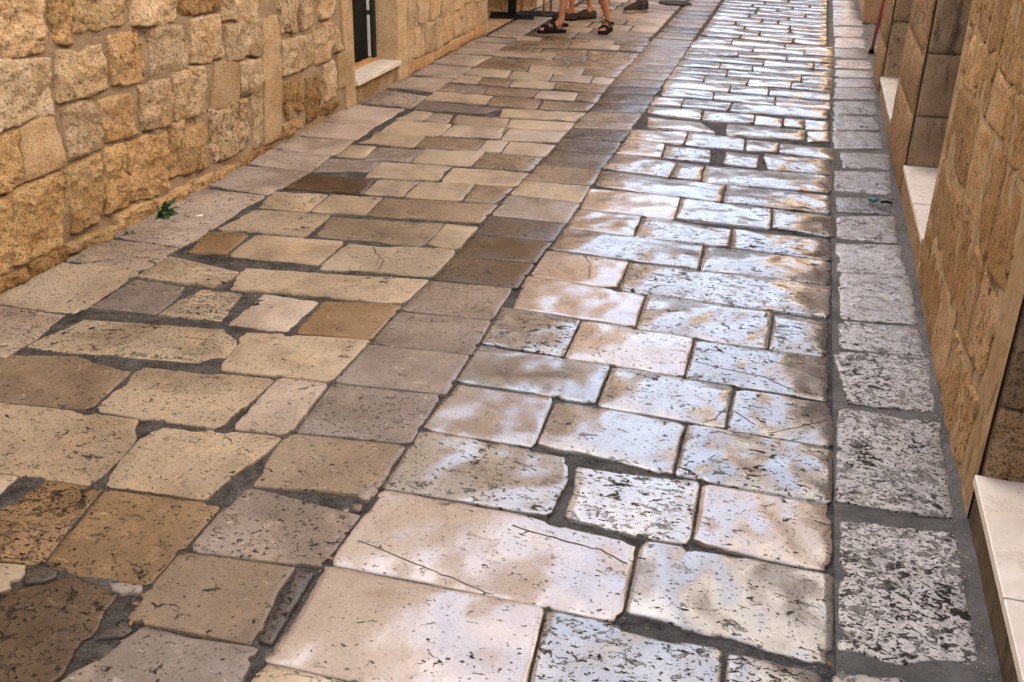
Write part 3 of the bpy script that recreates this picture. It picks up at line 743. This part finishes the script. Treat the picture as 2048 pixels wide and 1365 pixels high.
# ---- right house
rh = empty('stone_house'); tag(rh, 'ochre plastered stone house on the right with three recessed marble thresholds', 'house')
OP = [(.6, 2.70, .125), (4.62, 5.90, .14), (7.12, 8.57, .115)]
YE = 9.5
holes = [(a, b, -.06, 2.3) for a, b, c in OP]
ys = axis([(-8, 1.8, .7), (1.8, 6.2, .03), (6.2, YE, .06)], [x for o in OP for x in o[:2]]); zs = axis([(-.06, 1.6, .03), (1.6, HR, .6)], [o[2] for o in OP]+[2.3])
def rw(a, b, h): return (XR-h+.02*math.sin(b*2.2+a), a, b)
zu = [z for z in zs if z >= 1.6-1e-6]; zl = [z for z in zs if z <= 1.6+1e-6]
for p0, p1 in ((-8, .6), (2.70, 4.62), (5.90, 7.12), (8.57, YE)):
    wall_grid('wall', lambda a, b, h: rightwall(a, b, h-.001), [y for y in ys if p0-1e-6 <= y <= p1+1e-6], zl, holes, .008, M_limeR, rh, 6.0)
wall_grid('upper_wall', lambda a, b, h: rightwall(a, b, h-.006), ys, zu, holes, .004, M_plain, rh, 5.0)
def keep(y, z): return True
rubble(rightwall, rh, 2.90, 4.58, .0, 1.5, (.26, .50), (.17, .32), 'fdbd', keep, .002, .010, .012, (.75, 1.0), .12)
for a, b in ((5.93, 7.08), (8.62, 9.46)):
    z = 0.0
    while z < 1.4:
        h = random.uniform(.28, .42); g = .006
        TL, TR, BR, BL = (a, z+h-g), (b, z+h-g), (b, z+g), (a, z+g); sd = random.random()*90
        stone('building_stone', ([TL, TR], [TR, BR], [BL, BR], [TL, BL]), rightwall, lambda p, q, k, sd=sd: .012*k+.004*fbm((p, q, sd), 6, 3)+.004, M_ashlar, (*jitter((.33, .215, .11), .15), 1.0), rh, .05, .02, .01, .06, .004, .02)
        z += h
for i, (a, b, s) in enumerate(OP):
    dp = (.40, .34, .34)[i]
    z = s+.001
    while z < 2.3:
        h = min(random.uniform(.24, .50), 2.3-z); x = XR+.012
        for w in ((.20, .8) if random.random() < .5 else (.34, .66)):
            sd = random.random()*90; X0, X1 = x, x+w; x += w+.006
            mp = lambda p, q, hh, b=b: (p, b-hh, q)
            stone('reveal_stone', ([(X0, z+h-.005), (X1, z+h-.005)], [(X1, z+h-.005), (X1, z)], [(X0, z), (X1, z)], [(X0, z+h-.005), (X0, z)]), mp,
                  lambda p, q, k, sd=sd: .010*k**.2+.007*fbm((p, q, sd), 7, 3), M_ashlar if random.random() < .6 else M_plaster, (*jitter((.40, .28, .17), .2), random.uniform(.6, .95)), rh, .03, .01, .006, .06, .004, .01)
        z += h
    m = MB(); m.box(XR+.012, XR+1.0, b+.012, b+.24, s+.001, 2.3); m.build('door_reveal', M_plaster, rh)
    m = MB(); m.box(XR+.012, XR+1.0, a-.2, a+.001, s+.001, 2.3, bev=.01); m.build('door_reveal', M_plaster, rh)
    m = MB(); m.box(XR+.0, XR+1.0, a, b, 2.301, 2.6); m.build('lintel', M_plaster, rh)
    slab('riser', (XR+.006, XR+.5, a+.002, b-.002, -.03, s-.001), M_riser if i == 0 else M_ashlar, rh, .004).color = (.36, .25, .14, .8)
    slab('door', (XR+dp, XR+dp+.05, a+.05, b-.002, s+.03, 2.3), M_dark if i == 0 else M_green, rh, .003)
slab('door_sill', (XR-.008, XR+.40, 2.155, 2.696, .126, .155), M_marble, rh, .003); slab('door_sill', (XR-.008, XR+.40, 1.0, 2.150, .126, .1545), M_marble, rh, .003)
slab('door_sill', (XR-.004, XR+.34, 5.19, 5.885, .141, .172), M_sillstone, rh, .006); slab('door_sill', (XR-.003, XR+.34, 4.66, 5.184, .141, .170), M_sillstone, rh, .006)
slab('door_sill', (XR-.006, XR+.34, 7.13, 8.566, .116, .146), M_marble, rh, .003)
m = MB(); m.box(XR+.55, 3.9, -8, YE-.02, 0, HR-.01); m.build('core', M_plain, rh)
m = MB(); m.quad((XR, YE, 0), (3.9, YE, 0), (3.9, YE, HR), (XR, YE, HR)); m.build('side_wall', M_limeR, rh); m = MB(); m.quad((XR, -8, 0), (3.9, -8, 0), (3.9, -8, HR), (XR, -8, HR)); m.build('side_wall', M_limeR, rh)
m = MB(); m.box(XR-.25, 4.0, -8.1, YE+.1, HR, HR+.12); m.build('roof', simple('roof_tile_right', (.35, .16, .09), .9), rh)
# far right house
rf = empty('far_house'); tag(rf, 'brown stone house corner at the far end of the right kerb', 'house')
YF = 12.45
m = MB(); m.quad((XR, YF, 0), (4, YF, 0), (4, YF, HR), (XR, YF, HR)); m.quad((XR, YF, 0), (XR, 19, 0), (XR, 19, HR), (XR, YF, HR)); m.quad((1.5, YE, 0), (1.5, YF, 0), (1.5, YF, HR), (1.5, YE, HR)); m.quad((XR, 19, 0), (4, 19, 0), (4, 19, HR), (XR, 19, HR)); m.build('wall', M_limeR, rf)
m = MB(); m.box(XR-.02, 1.4, YF-.05, YF-.001, 0.0, .9, bev=.02); m.build('plinth', M_plaster, rf)
m = MB(); m.box(XR-.25, 4.0, YF-.1, 19.1, HR, HR+.12); m.build('roof', simple('roof_tile_far_right', (.35, .16, .09), .9), rf)
fl2 = tag(mesh_obj('alley_floor', [(.61, YE, .002), (1.5, YE, .002), (1.5, YF, .002), (.61, YF, .002)], [(0, 1, 2, 3)], M_cement), kind='structure')
eh = empty('end_house'); tag(eh, 'unseen brown house closing the street, dark to dim far reflections', 'house')
m = MB(); m.box(-16, 24, 46, 56, 0, 9.0); m.build('wall', M_plaster, eh)  # tall dark front, sized and toned to dim the far reflections
m = MB(); m.box(-16.2, 24.2, 45.8, 56.2, 9.0, 9.2); m.build('roof', simple('roof_tile_end', (.35, .16, .09), .9), eh)
# ---------------------------------------------------------------- terrace furniture in the recess
def G3(px, py, z=0.0): x, y = ground(px, py, z); return Vector((x, y, z))
c = G3(1024, 33)
tb = empty('cafe_table', (c.x, c.y, .004)); tag(tb, 'black pedestal cafe table on a flat square plate in the left recess', 'table')
R = Matrix.Rotation(math.radians(14), 3, 'Z')
m = MB(); m.box(-.24, .24, -.24, .24, .001, .008, bev=.002, rot=R); m.build('base_plate', M_black, tb)
m = MB(); m.box(-.045, .045, -.045, .045, .008, .70, bev=.004, rot=R); m.build('post', M_black, tb)
m = MB(); m.box(-.32, .32, -.32, .32, .70, .73, bev=.005, rot=R); m.build('table_top', M_wood, tb)
def chair(name, loc, rz, label, splay):
    t = empty(name, loc, rz); tag(t, label, 'chair', 'wooden chairs of the terrace')
    for sx in (-1, 1):
        for sy in (-1, 1):
            top = .86 if sy > 0 else .45
            m = MB(); m.tube([(sx*(.17+splay), sy*(.17+splay), 0), (sx*.17, sy*.17, .44), (sx*.165, sy*(.17+(.06 if sy > 0 else 0)), top)], [.013, .016, .013], 8); m.build('leg', M_wood, t, True)
    m = MB(); m.box(-.20, .20, -.20, .20, .44, .465, bev=.008); m.build('seat', M_wood, t)
    m = MB(); m.box(-.185, .185, .205, .225, .68, .86, bev=.006); m.build('backrest', M_wood, t)
    for sx in (-1, 1):
        m = MB(); m.tube([(sx*.17, -.165, .22), (sx*.17, .165, .22)], .009, 6); m.build('stretcher', M_wood, t, True)
a = G3(1087, 33)
chair('wooden_chair', (a.x-.17, a.y+.17, 0), 0, 'wooden chair with straight thin legs behind the drain grate', .0)
a = G3(991, 18)
chair('wooden_chair', (a.x+.2-.35, a.y+.20, .004), math.radians(90), 'wooden chair with splayed orange legs at the left of the black table', .05)
def grate(loc, rz, w, d, n, label):
    t = empty('drain_grate', loc, rz); tag(t, label, 'drain grate')
    m = MB()
    m.box(-w/2, w/2, -d/2, -d/2+.02, .001, .014); m.box(-w/2, w/2, d/2-.02, d/2, .001, .014); m.box(-w/2, -w/2+.02, -d/2+.02, d/2-.02, .001, .014); m.box(w/2-.02, w/2, -d/2+.02, d/2-.02, .001, .014)
    m.build('frame', M_iron, t)
    m = MB(); m.box(-w/2+.02, w/2-.02, -d/2+.02, d/2-.02, .0, .002); m.build('pit', M_dark, t)  # flat black sheet, the hollow's darkness put into its colour
    for i in range(n):
        x = -w/2+.03+(w-.06)*(i+.5)/n
        m = MB(); m.box(x-.009, x+.009, -d/2+.02, d/2-.02, .003, .013); m.build('bar', M_iron, t)
a = G3(1078, 30)
grate((a.x, a.y, .004), math.radians(8), .46, .30, 9, 'iron drain grate on the ground behind the legs of the wooden chair')
a = G3(1746, 50)
grate((a.x, a.y, .004), 0, .20, .16, 5, 'small dark drain grate at the foot of the far right house')
a = G3(1350, 8)
mc = empty('manhole_cover', (a.x, a.y, .006)); tag(mc, 'round dark iron manhole cover behind the grey sneaker', 'manhole cover')
m = MB(); m.tube([(0, 0, 0), (0, 0, .010), (0, 0, .014)], [.18, .18, .17], 40); m.build('lid', M_iron, mc)
m = MB(); m.tube([(0, 0, -.004), (0, 0, .006)], [.20, .198], 40); m.build('rim', M_iron, mc)

# red pole leaning in the corner
b0 = G3(1742, 107); r = ray(1766, 5); t = 9.62/r.y; top = Vector((r.x*t, 9.62, r.z*t+EYE))
d = (top-b0); far = b0+d*2.6
po = empty('leaning_pole', b0); tag(po, 'thin red pole with black foot leaning on the right house corner', 'pole')
m = MB(); m.tube([d*.05, d*2.6], .016, 12); m.build('shaft', M_red, po, True)
m = MB(); m.tube([(0, 0, 0), d*.03, d*.10], [.030, .026, .02], 12); m.build('foot', M_black, po, True)
m = MB(); m.box(.02, .10, -.01, .01, .0, .06, bev=.004); m.box(.02, .03, -.012, .012, .05, .16, bev=.003); m.build('bracket', M_steel, po)

# ---------------------------------------------------------------- people (the frame shows their lower legs)
def skin_body(name, verts, edges, radii, root, mat, parent):
    me = bpy.data.meshes.new(name); bm = bmesh.new(); L = bm.verts.layers.skin.verify()
    vs = []
    for i, (p, rr) in enumerate(zip(verts, radii)):
        v = bm.verts.new(p); k = v[L]; k.radius = rr if hasattr(rr, '__len__') else (rr, rr); k.use_root = (i == root); vs.append(v)
    for a, b in edges: bm.edges.new((vs[a], vs[b]))
    bm.to_mesh(me); bm.free(); me.materials.append(mat)
    o = bpy.data.objects.new(name, me); link(o, parent)
    md = o.modifiers.new('skin', 'SKIN'); md.use_smooth_shade = True; md.branch_smoothing = .6
    sb = o.modifiers.new('subsurf', 'SUBSURF'); sb.levels = sb.render_levels = 2
    return o
def foot_frame(heel, toe):
    f = (toe-heel); L = f.length; f.normalize(); return f, Vector((f.y, -f.x, 0)), L
def outline_slab(mb, heel, toe, z0, z1, grow=0.0):
    f, s, L = foot_frame(heel, toe); n0 = len(mb.v); pts = []
    prof = [(0, .022), (.05, .030), (.2, .034), (.45, .033), (.7, .046), (.85, .046), (.95, .034), (1.0, .012)]
    for t, w in prof: pts.append((t*L, w+grow))
    for t, w in reversed(prof): pts.append((t*L, -w-grow))
    for z, k in ((z0, .97), (z0+.006, 1), (z1, 1)):
        for a, w in pts: mb.v.append(heel+f*a+s*(w*k)+Vector((0, 0, z)))
    n = len(pts)
    for l in range(2):
        for i in range(n): mb.f.append([n0+l*n+i, n0+l*n+(i+1) % n, n0+(l+1)*n+(i+1) % n, n0+(l+1)*n+i])
    mb.f.append([n0+i for i in range(n)]); mb.f.append([n0+2*n+i for i in range(n)])
def strap(mb, heel, toe, t, w, h0, h1, width, lean=0.0):
    """band over the foot at fraction t of its length"""
    f, s, L = foot_frame(heel, toe); n0 = len(mb.v); seg = 12
    for i in range(seg+1):
        a = math.pi*i/seg; p = heel+f*(t*L+lean*math.sin(a))+s*(math.cos(a)*w)+Vector((0, 0, h0+(h1-h0)*math.sin(a)**.8))
        out = (s*math.cos(a)+Vector((0, 0, 1))*math.sin(a)).normalized()
        for df, do in ((-width/2, 0), (width/2, 0), (width/2, .006), (-width/2, .006)): mb.v.append(p+f*df+out*do)
    for i in range(seg):
        for k in range(4):
            a, b = n0+i*4+k, n0+i*4+(k+1) % 4; mb.f.append([a, b, b+4, a+4])
def shoe_upper(mb, heel, toe, secs):
    """secs: fraction along, half width, height, base height"""
    f, s, L = foot_frame(heel, toe); n0 = len(mb.v); seg = 14
    for t, w, h, b in secs:
        for i in range(seg+1):
            a = math.pi*i/seg
            mb.v.append(heel+f*(t*L)+s*(math.copysign(abs(math.cos(a))**.75, math.cos(a))*w)+Vector((0, 0, b+h*math.sin(a)**.8)))
    for j in range(len(secs)-1):
        for i in range(seg):
            a = n0+j*(seg+1)+i; mb.f.append([a, a+1, a+seg+2, a+seg+1])
    mb.f.append([n0+i for i in range(seg+1)]); mb.f.append([n0+(len(secs)-1)*(seg+1)+i for i in range(seg+1)])
def person(label, feet, face, footwear, shirt, shorts_mat, k=1.0, long=False):
    (h1, t1), (h2, t2) = feet
    mid = (h1+h2+t1+t2)/4
    P = empty('person', (0, 0, 0)); tag(P, label, 'person')
    fw = Vector((math.sin(face), math.cos(face), 0)); sd = Vector((fw.y, -fw.x, 0))
    V, E, Rr = [], [], []
    def add(p, r, par=None):
        V.append(Vector(p)); Rr.append(r)
        if par is not None: E.append((par, len(V)-1))
        return len(V)-1
    up = lambda z: Vector((0, 0, z*k))
    pel = add(mid+up(.93), (.15*k, .11*k)); waist = add(mid+up(1.10), (.135*k, .10*k), pel); chest = add(mid+up(1.33), (.15*k, .105*k), waist)
    neck = add(mid+up(1.50), .055*k, chest); hd = add(mid+up(1.58)+fw*.015, (.07*k, .08*k), neck); hd2 = add(mid+up(1.68)+fw*.02, (.078*k, .095*k), hd); add(mid+up(1.76)+fw*.01, .05*k, hd2)
    nose = add(mid+up(1.635)+fw*.12*k, .012, hd2)
    order = [(h1, t1), (h2, t2)]
    if (h1-mid).dot(sd) < (h2-mid).dot(sd): signs = (-1, 1)
    else: signs = (1, -1)
    for (he, to), sg in zip(order, signs):
        f, s, L = foot_frame(he, to)
        hip = add(mid+sd*sg*.095*k+up(.86), .088*k, pel)
        ank = he+f*.055+Vector((0, 0, .105)); hipv = V[hip]
        knee = ank.lerp(hipv, .52)+fw*.03
        kn = add(knee, .056*k, hip); cf = add(ank.lerp(knee, .68)-fw*.012, .054*k, kn); sh = add(ank.lerp(knee, .25), .036*k, cf); an = add(ank, .034*k, sh)
        hl = add(he+f*.035+Vector((0, 0, .052)), .030*k, an)
        md = add(he+f*.12+Vector((0, 0, .066)), .034, an); bl = add(he+f*(L*.72)+Vector((0, 0, .048)), (.036, .024), md)
        if footwear == 'sandal':
            for i, (o_, ln, rr) in enumerate(((.03, .96, .011), (.013, .95, .009), (0, .93, .0085), (-.014, .90, .008), (-.027, .86, .008))):
                sg2 = -sg
                a1 = add(he+f*(L*.84)+s*o_*sg2+Vector((0, 0, .040)), rr, bl); add(he+f*(L*ln)+s*o_*1.1*sg2+Vector((0, 0, .036)), rr*.9, a1)
        else: add(he+f*(L*.92)+Vector((0, 0, .042)), .02, bl)
    for sg in (-1, 1):
        so = add(mid+sd*sg*.19*k+up(1.42), .058*k, chest); el = add(mid+sd*sg*.25*k+up(1.13)-fw*.03, .042*k, so); wr = add(mid+sd*sg*.24*k+up(.90)+fw*.10, .028*k, el)
        pm = add(mid+sd*sg*.235*k+up(.83)+fw*.13, (.034, .018), wr)
        for i, (o_, ln) in enumerate(((-.028, .07), (-.010, .085), (.008, .08), (.025, .062))):
            b = V[pm]; d = (fw*.35+Vector((0, 0, -1))).normalized()
            q = add(b+fw*(-o_)+d*ln*.55, .009, pm); add(b+fw*(-o_)+d*ln*.95-sd*sg*.02, .008, q)
        th = add(V[wr]+fw*.045-Vector((0, 0, .03)), .011, pm); add(V[th]+fw*.02-Vector((0, 0, .035)), .009, th)
    skin_body('body', V, E, Rr, pel, M_skin, P)
    m = MB(); m.tube([mid+up(.90), mid+up(1.0), mid+up(1.2), mid+up(1.36), mid+up(1.45), mid+up(1.49)], [(.19*k, .15*k), (.18*k, .14*k), (.17*k, .13*k), (.21*k, .14*k), (.18*k, .11*k), (.075*k, .07*k)], 20); m.build('shirt', shirt, P, True)
    for sg in (-1, 1):
        m = MB(); m.tube([mid+sd*sg*.15*k+up(1.44), mid+sd*sg*.215*k+up(1.36), mid+sd*sg*.25*k+up(1.20)], [.07*k, .075*k, .07*k], 14); m.build('sleeve', shirt, P, True)
    m = MB(); m.tube([mid+up(1.0), mid+up(.90), mid+up(.80)], [(.17*k, .14*k), (.185*k, .155*k), (.18*k, .15*k)], 20); m.build('shorts', shorts_mat, P, True)
    for (he, to), sg in zip(order, signs):
        f, s, L = foot_frame(he, to); ank = he+f*.055; hipv = mid+sd*sg*.095*k+up(.86); kn = ank.lerp(hipv, .55)+up(.02)
        kn.z = .50*k; m = MB(); m.tube([hipv, hipv.lerp(kn, .5), kn], [.115*k, .105*k, .10*k], 16); m.build('shorts_leg', shorts_mat, P, True)
    m = MB(); m.tube([mid+up(1.60)-fw*.03, mid+up(1.68)-fw*.01, mid+up(1.75), mid+up(1.80)], [(.085*k, .09*k), (.095*k, .105*k), (.085*k, .095*k), (.03*k, .03*k)], 16); m.build('hair', M_hair, P, True)
    for he, to in order:
        if footwear == 'sandal':
            m = MB(); outline_slab(m, he, to, .002, .030, .006); so = m.build('sandal', M_black, P, True)
            m = MB(); strap(m, he, to, .74, .050, .025, .078, .050, -.01); strap(m, he, to, .42, .044, .03, .118, .032, .02); m.build('strap', M_black, so, True)
            m = MB(); strap(m, he, to, .56, .046, .025, .070, .016); m.build('strap', M_black, so, True)
            f, s, L = foot_frame(he, to); m = MB(); n0 = 0
            pts = [he+f*(.40*L)*(1-abs(math.cos(a)))*0+he*0 for a in (0,)]
            arc = [he+f*(.035-.058*math.cos(b))+s*(.042*math.sin(b))+Vector((0, 0, .075)) for b in [math.radians(x) for x in range(-100, 101, 20)]]
            m.tube(arc, [(.004, .014)]*len(arc), 8); m.build('strap', M_black, so, True)
            for sg in (-1, 1):
                m = MB(); m.tube([he+f*.07+s*sg*.043+Vector((0, 0, .025)), he+f*.05+s*sg*.043+Vector((0, 0, .085))], [(.012, .004)]*2, 8); m.build('strap', M_black, so, True)
        elif footwear == 'slipper':
            m = MB(); outline_slab(m, he, to, .002, .026, .005); so = m.build('shoe', M_black, P, True)
            m = MB(); shoe_upper(m, he, to, [(-.01, .026, .06, .02), (.03, .036, .065, .02), (.15, .042, .055, .02), (.30, .044, .055, .02), (.45, .045, .085, .02), (.6, .050, .075, .02), (.8, .050, .055, .02), (.95, .036, .035, .02), (1.0, .016, .02, .02)]); m.build('upper', M_shoe, so, True)
        else:
            m = MB(); outline_slab(m, he, to, .002, .034, .008); so = m.build('shoe', M_sole, P, True)
            m = MB(); outline_slab(m, he, to, .0, .006, .0075); m.build('tread', M_black, so, True)
            m = MB(); shoe_upper(m, he, to, [(-.02, .030, .085, .03), (.03, .040, .10, .03), (.15, .044, .10, .03), (.30, .046, .10, .03), (.42, .048, .095, .03), (.58, .051, .075, .03), (.78, .052, .052, .03), (.93, .040, .038, .03), (1.0, .018, .02, .03)]); m.build('upper', M_shoe, so, True)
            m = MB()
            for t in (.44, .51, .58, .65): strap(m, he, to, t, .03, .075+(.5-t)*.14, .105+(.5-t)*.17, .007)
            m.build('laces', M_sole, so, True)
            m = MB(); strap(m, he, to, .28, .047, .03, .128, .10, 0); m.build('collar', M_iron, so, True)
    return P
def fp(heel, toe, L=.275):
    a, b = G3(*heel), G3(*toe); d = (b-a).normalized(); return (a, a+d*L)
tB = G3(1203, 70); hB = tB+Vector((.035, .27, 0))
person('standing person in black strap sandals with bare legs', [fp((1131, 66), (1077, 67), .29), (hB, tB)], math.radians(215), 'sandal', M_cloth, M_blue)
person('person in brown slip-on shoes behind the black sandals', [fp((1153, 42), (1127, 41), .26), fp((1190, 37), (1161, 39), .26)], math.radians(250), 'slipper', M_cloth, M_blue, .96)
hs = fp((1292, 23), (1232, 29), .34)
person('person in grey laced sneakers with beige soles', [hs, fp((1214, 2), (1203, 9), .30)], math.radians(262), 'sneaker', M_blue, M_cloth, 1.0)

# ---------------------------------------------------------------- weeds, litter
def leaf(mb, base, d, L, w, droop, teeth=5):
    d = d.normalized(); sdv = d.cross(Vector((0, 0, 1))).normalized(); n = 2*teeth+1; n0 = len(mb.v)
    for i in range(n+1):
        t = i/n; ww = w*math.sin(math.pi*min(1, .12+t*.88))*(1.0 if i % 2 == 0 else .55)
        p = base+d*(L*t)+Vector((0, 0, -droop*t*t))
        for s in (-1, 0, 1): mb.v.append(p+sdv*s*ww+Vector((0, 0, abs(s)*ww*.35)))
    for i in range(n):
        for k in (0, 1):
            a = n0+i*3+k; mb.f.append([a, a+1, a+4, a+3])
def weed(base, n, L, label, spread=1.0):
    t = empty('weed', base); tag(t, label, 'weed')
    for i in range(n):
        a = random.uniform(-.9, 1.3)*spread; el = random.uniform(.35, 1.25)
        d = Vector((math.cos(a)*math.cos(el), math.sin(a)*math.cos(el), math.sin(el))); m = MB()
        leaf(m, Vector((random.uniform(-.01, .02), random.uniform(-.03, .03), 0)), d, L*random.uniform(.6, 1.1), L*.15, L*random.uniform(.1, .7), 4); m.build('leaf', M_leaf, t)
    m = MB(); m.tube([(0, 0, -.01), (.004, .004, L*.4)], [.004, .002], 6); m.build('stem', M_leaf, t)
a = G3(312, 432)
weed((XL+.05, a.y, .0), 18, .135, 'larger green thistle weed growing at the foot of the left wall')
a = G3(247, 468)
weed((XL+.05, a.y, .0), 6, .055, 'small green weed sprouting at the foot of the left wall')
a = G3(402, 438)
ct = empty('cigarette_butt', (a.x, a.y, .0165), math.radians(35)); tag(ct, 'white cigarette butt lying on the left kerb stone', 'cigarette butt')
m = MB(); m.tube([(-.022, 0, 0), (.012, 0, 0)], .0042, 10); m.build('paper', M_paper, ct, True)
m = MB(); m.tube([(.0121, 0, 0), (.024, 0, 0)], .0041, 10); m.build('filter', M_wood, ct, True)
a = G3(1746, 408)
wr = empty('sweet_wrapper', (a.x, a.y, .022)); tag(wr, 'crumpled teal wrapper on the right kerb', 'wrapper')
bm = bmesh.new(); bmesh.ops.create_icosphere(bm, subdivisions=2, radius=.024)
for v in bm.verts: v.co = Vector((v.co.x*1.2, v.co.y*.7, v.co.z*.5))*(1+.5*noise.noise(v.co*90))
m = MB(); m.bm(bm); m.build('foil', M_teal, wr)
a, b = G3(1760, 412), G3(1784, 414)
tw = MB(); tw.tube([a+Vector((0, 0, .02)), a.lerp(b, .5)+Vector((0, .004, .024)), b+Vector((0, 0, .02))], [.006, .007, .004], 8)
tag(tw.build('twig', M_black, None, True), 'short black stick beside the teal wrapper on the kerb', 'stick')
for i, (px, py) in enumerate(((265, 1209), (262, 1254), (386, 1110), (653, 1118), (1661, 1335))):
    a = G3(px, py); m = MB(); d = Vector((math.cos(i*2.1), math.sin(i*2.1), .1))
    leaf(m, a+Vector((0, 0, .004)), d, .022, .006, .003, 2)
    tag(m.build('fallen_leaf', M_drybits), ['yellow dry leaf in the hole left of the band', 'dry leaf beside the grey triangular filler stone', 'dry leaf in the slot of the brown slab', 'dry leaf in the joint beside the rough broken edge', 'dry leaf in the grey joint of the right kerb'][i], 'leaf', 'dry leaves in the joints')

# grit swept against the wall feet and lying in the joints: far too many grains to count
V, Fc = [], []
def grain(x, y, z, r):
    n = len(V); k = [random.uniform(.6, 1.3) for _ in range(6)]
    V.extend([(x+r*k[0], y, z), (x-r*k[1], y, z), (x, y+r*k[2], z), (x, y-r*k[3], z), (x, y, z+r*.8*k[4]), (x, y, z-r*.4)])
    for a, b in ((0, 2), (2, 1), (1, 3), (3, 0)): Fc.extend([(n+a, n+b, n+4), (n+b, n+a, n+5)])
for _ in range(1500):
    y = random.uniform(3.0, 9.9); grain(XL+.012+abs(random.gauss(0, .028)), y, .004, random.uniform(.0015, .0055))
for _ in range(900):
    y = random.uniform(1.9, 9.0); grain(XR-.012-abs(random.gauss(0, .035)), y, .008, random.uniform(.001, .004))
for _ in range(1600):
    y = 1.5+random.random()**1.6*6; x = random.uniform(-2.6, .3); grain(x, y, bedz(x, y)+.0015, random.uniform(.001, .004))
g = mesh_obj('grit', V, Fc, simple('stone_grit', (.30, .23, .16), .95, .5, 90, .1)); tag(g, 'pale sandy grit swept along the wall feet and joints', 'grit', kind='stuff')
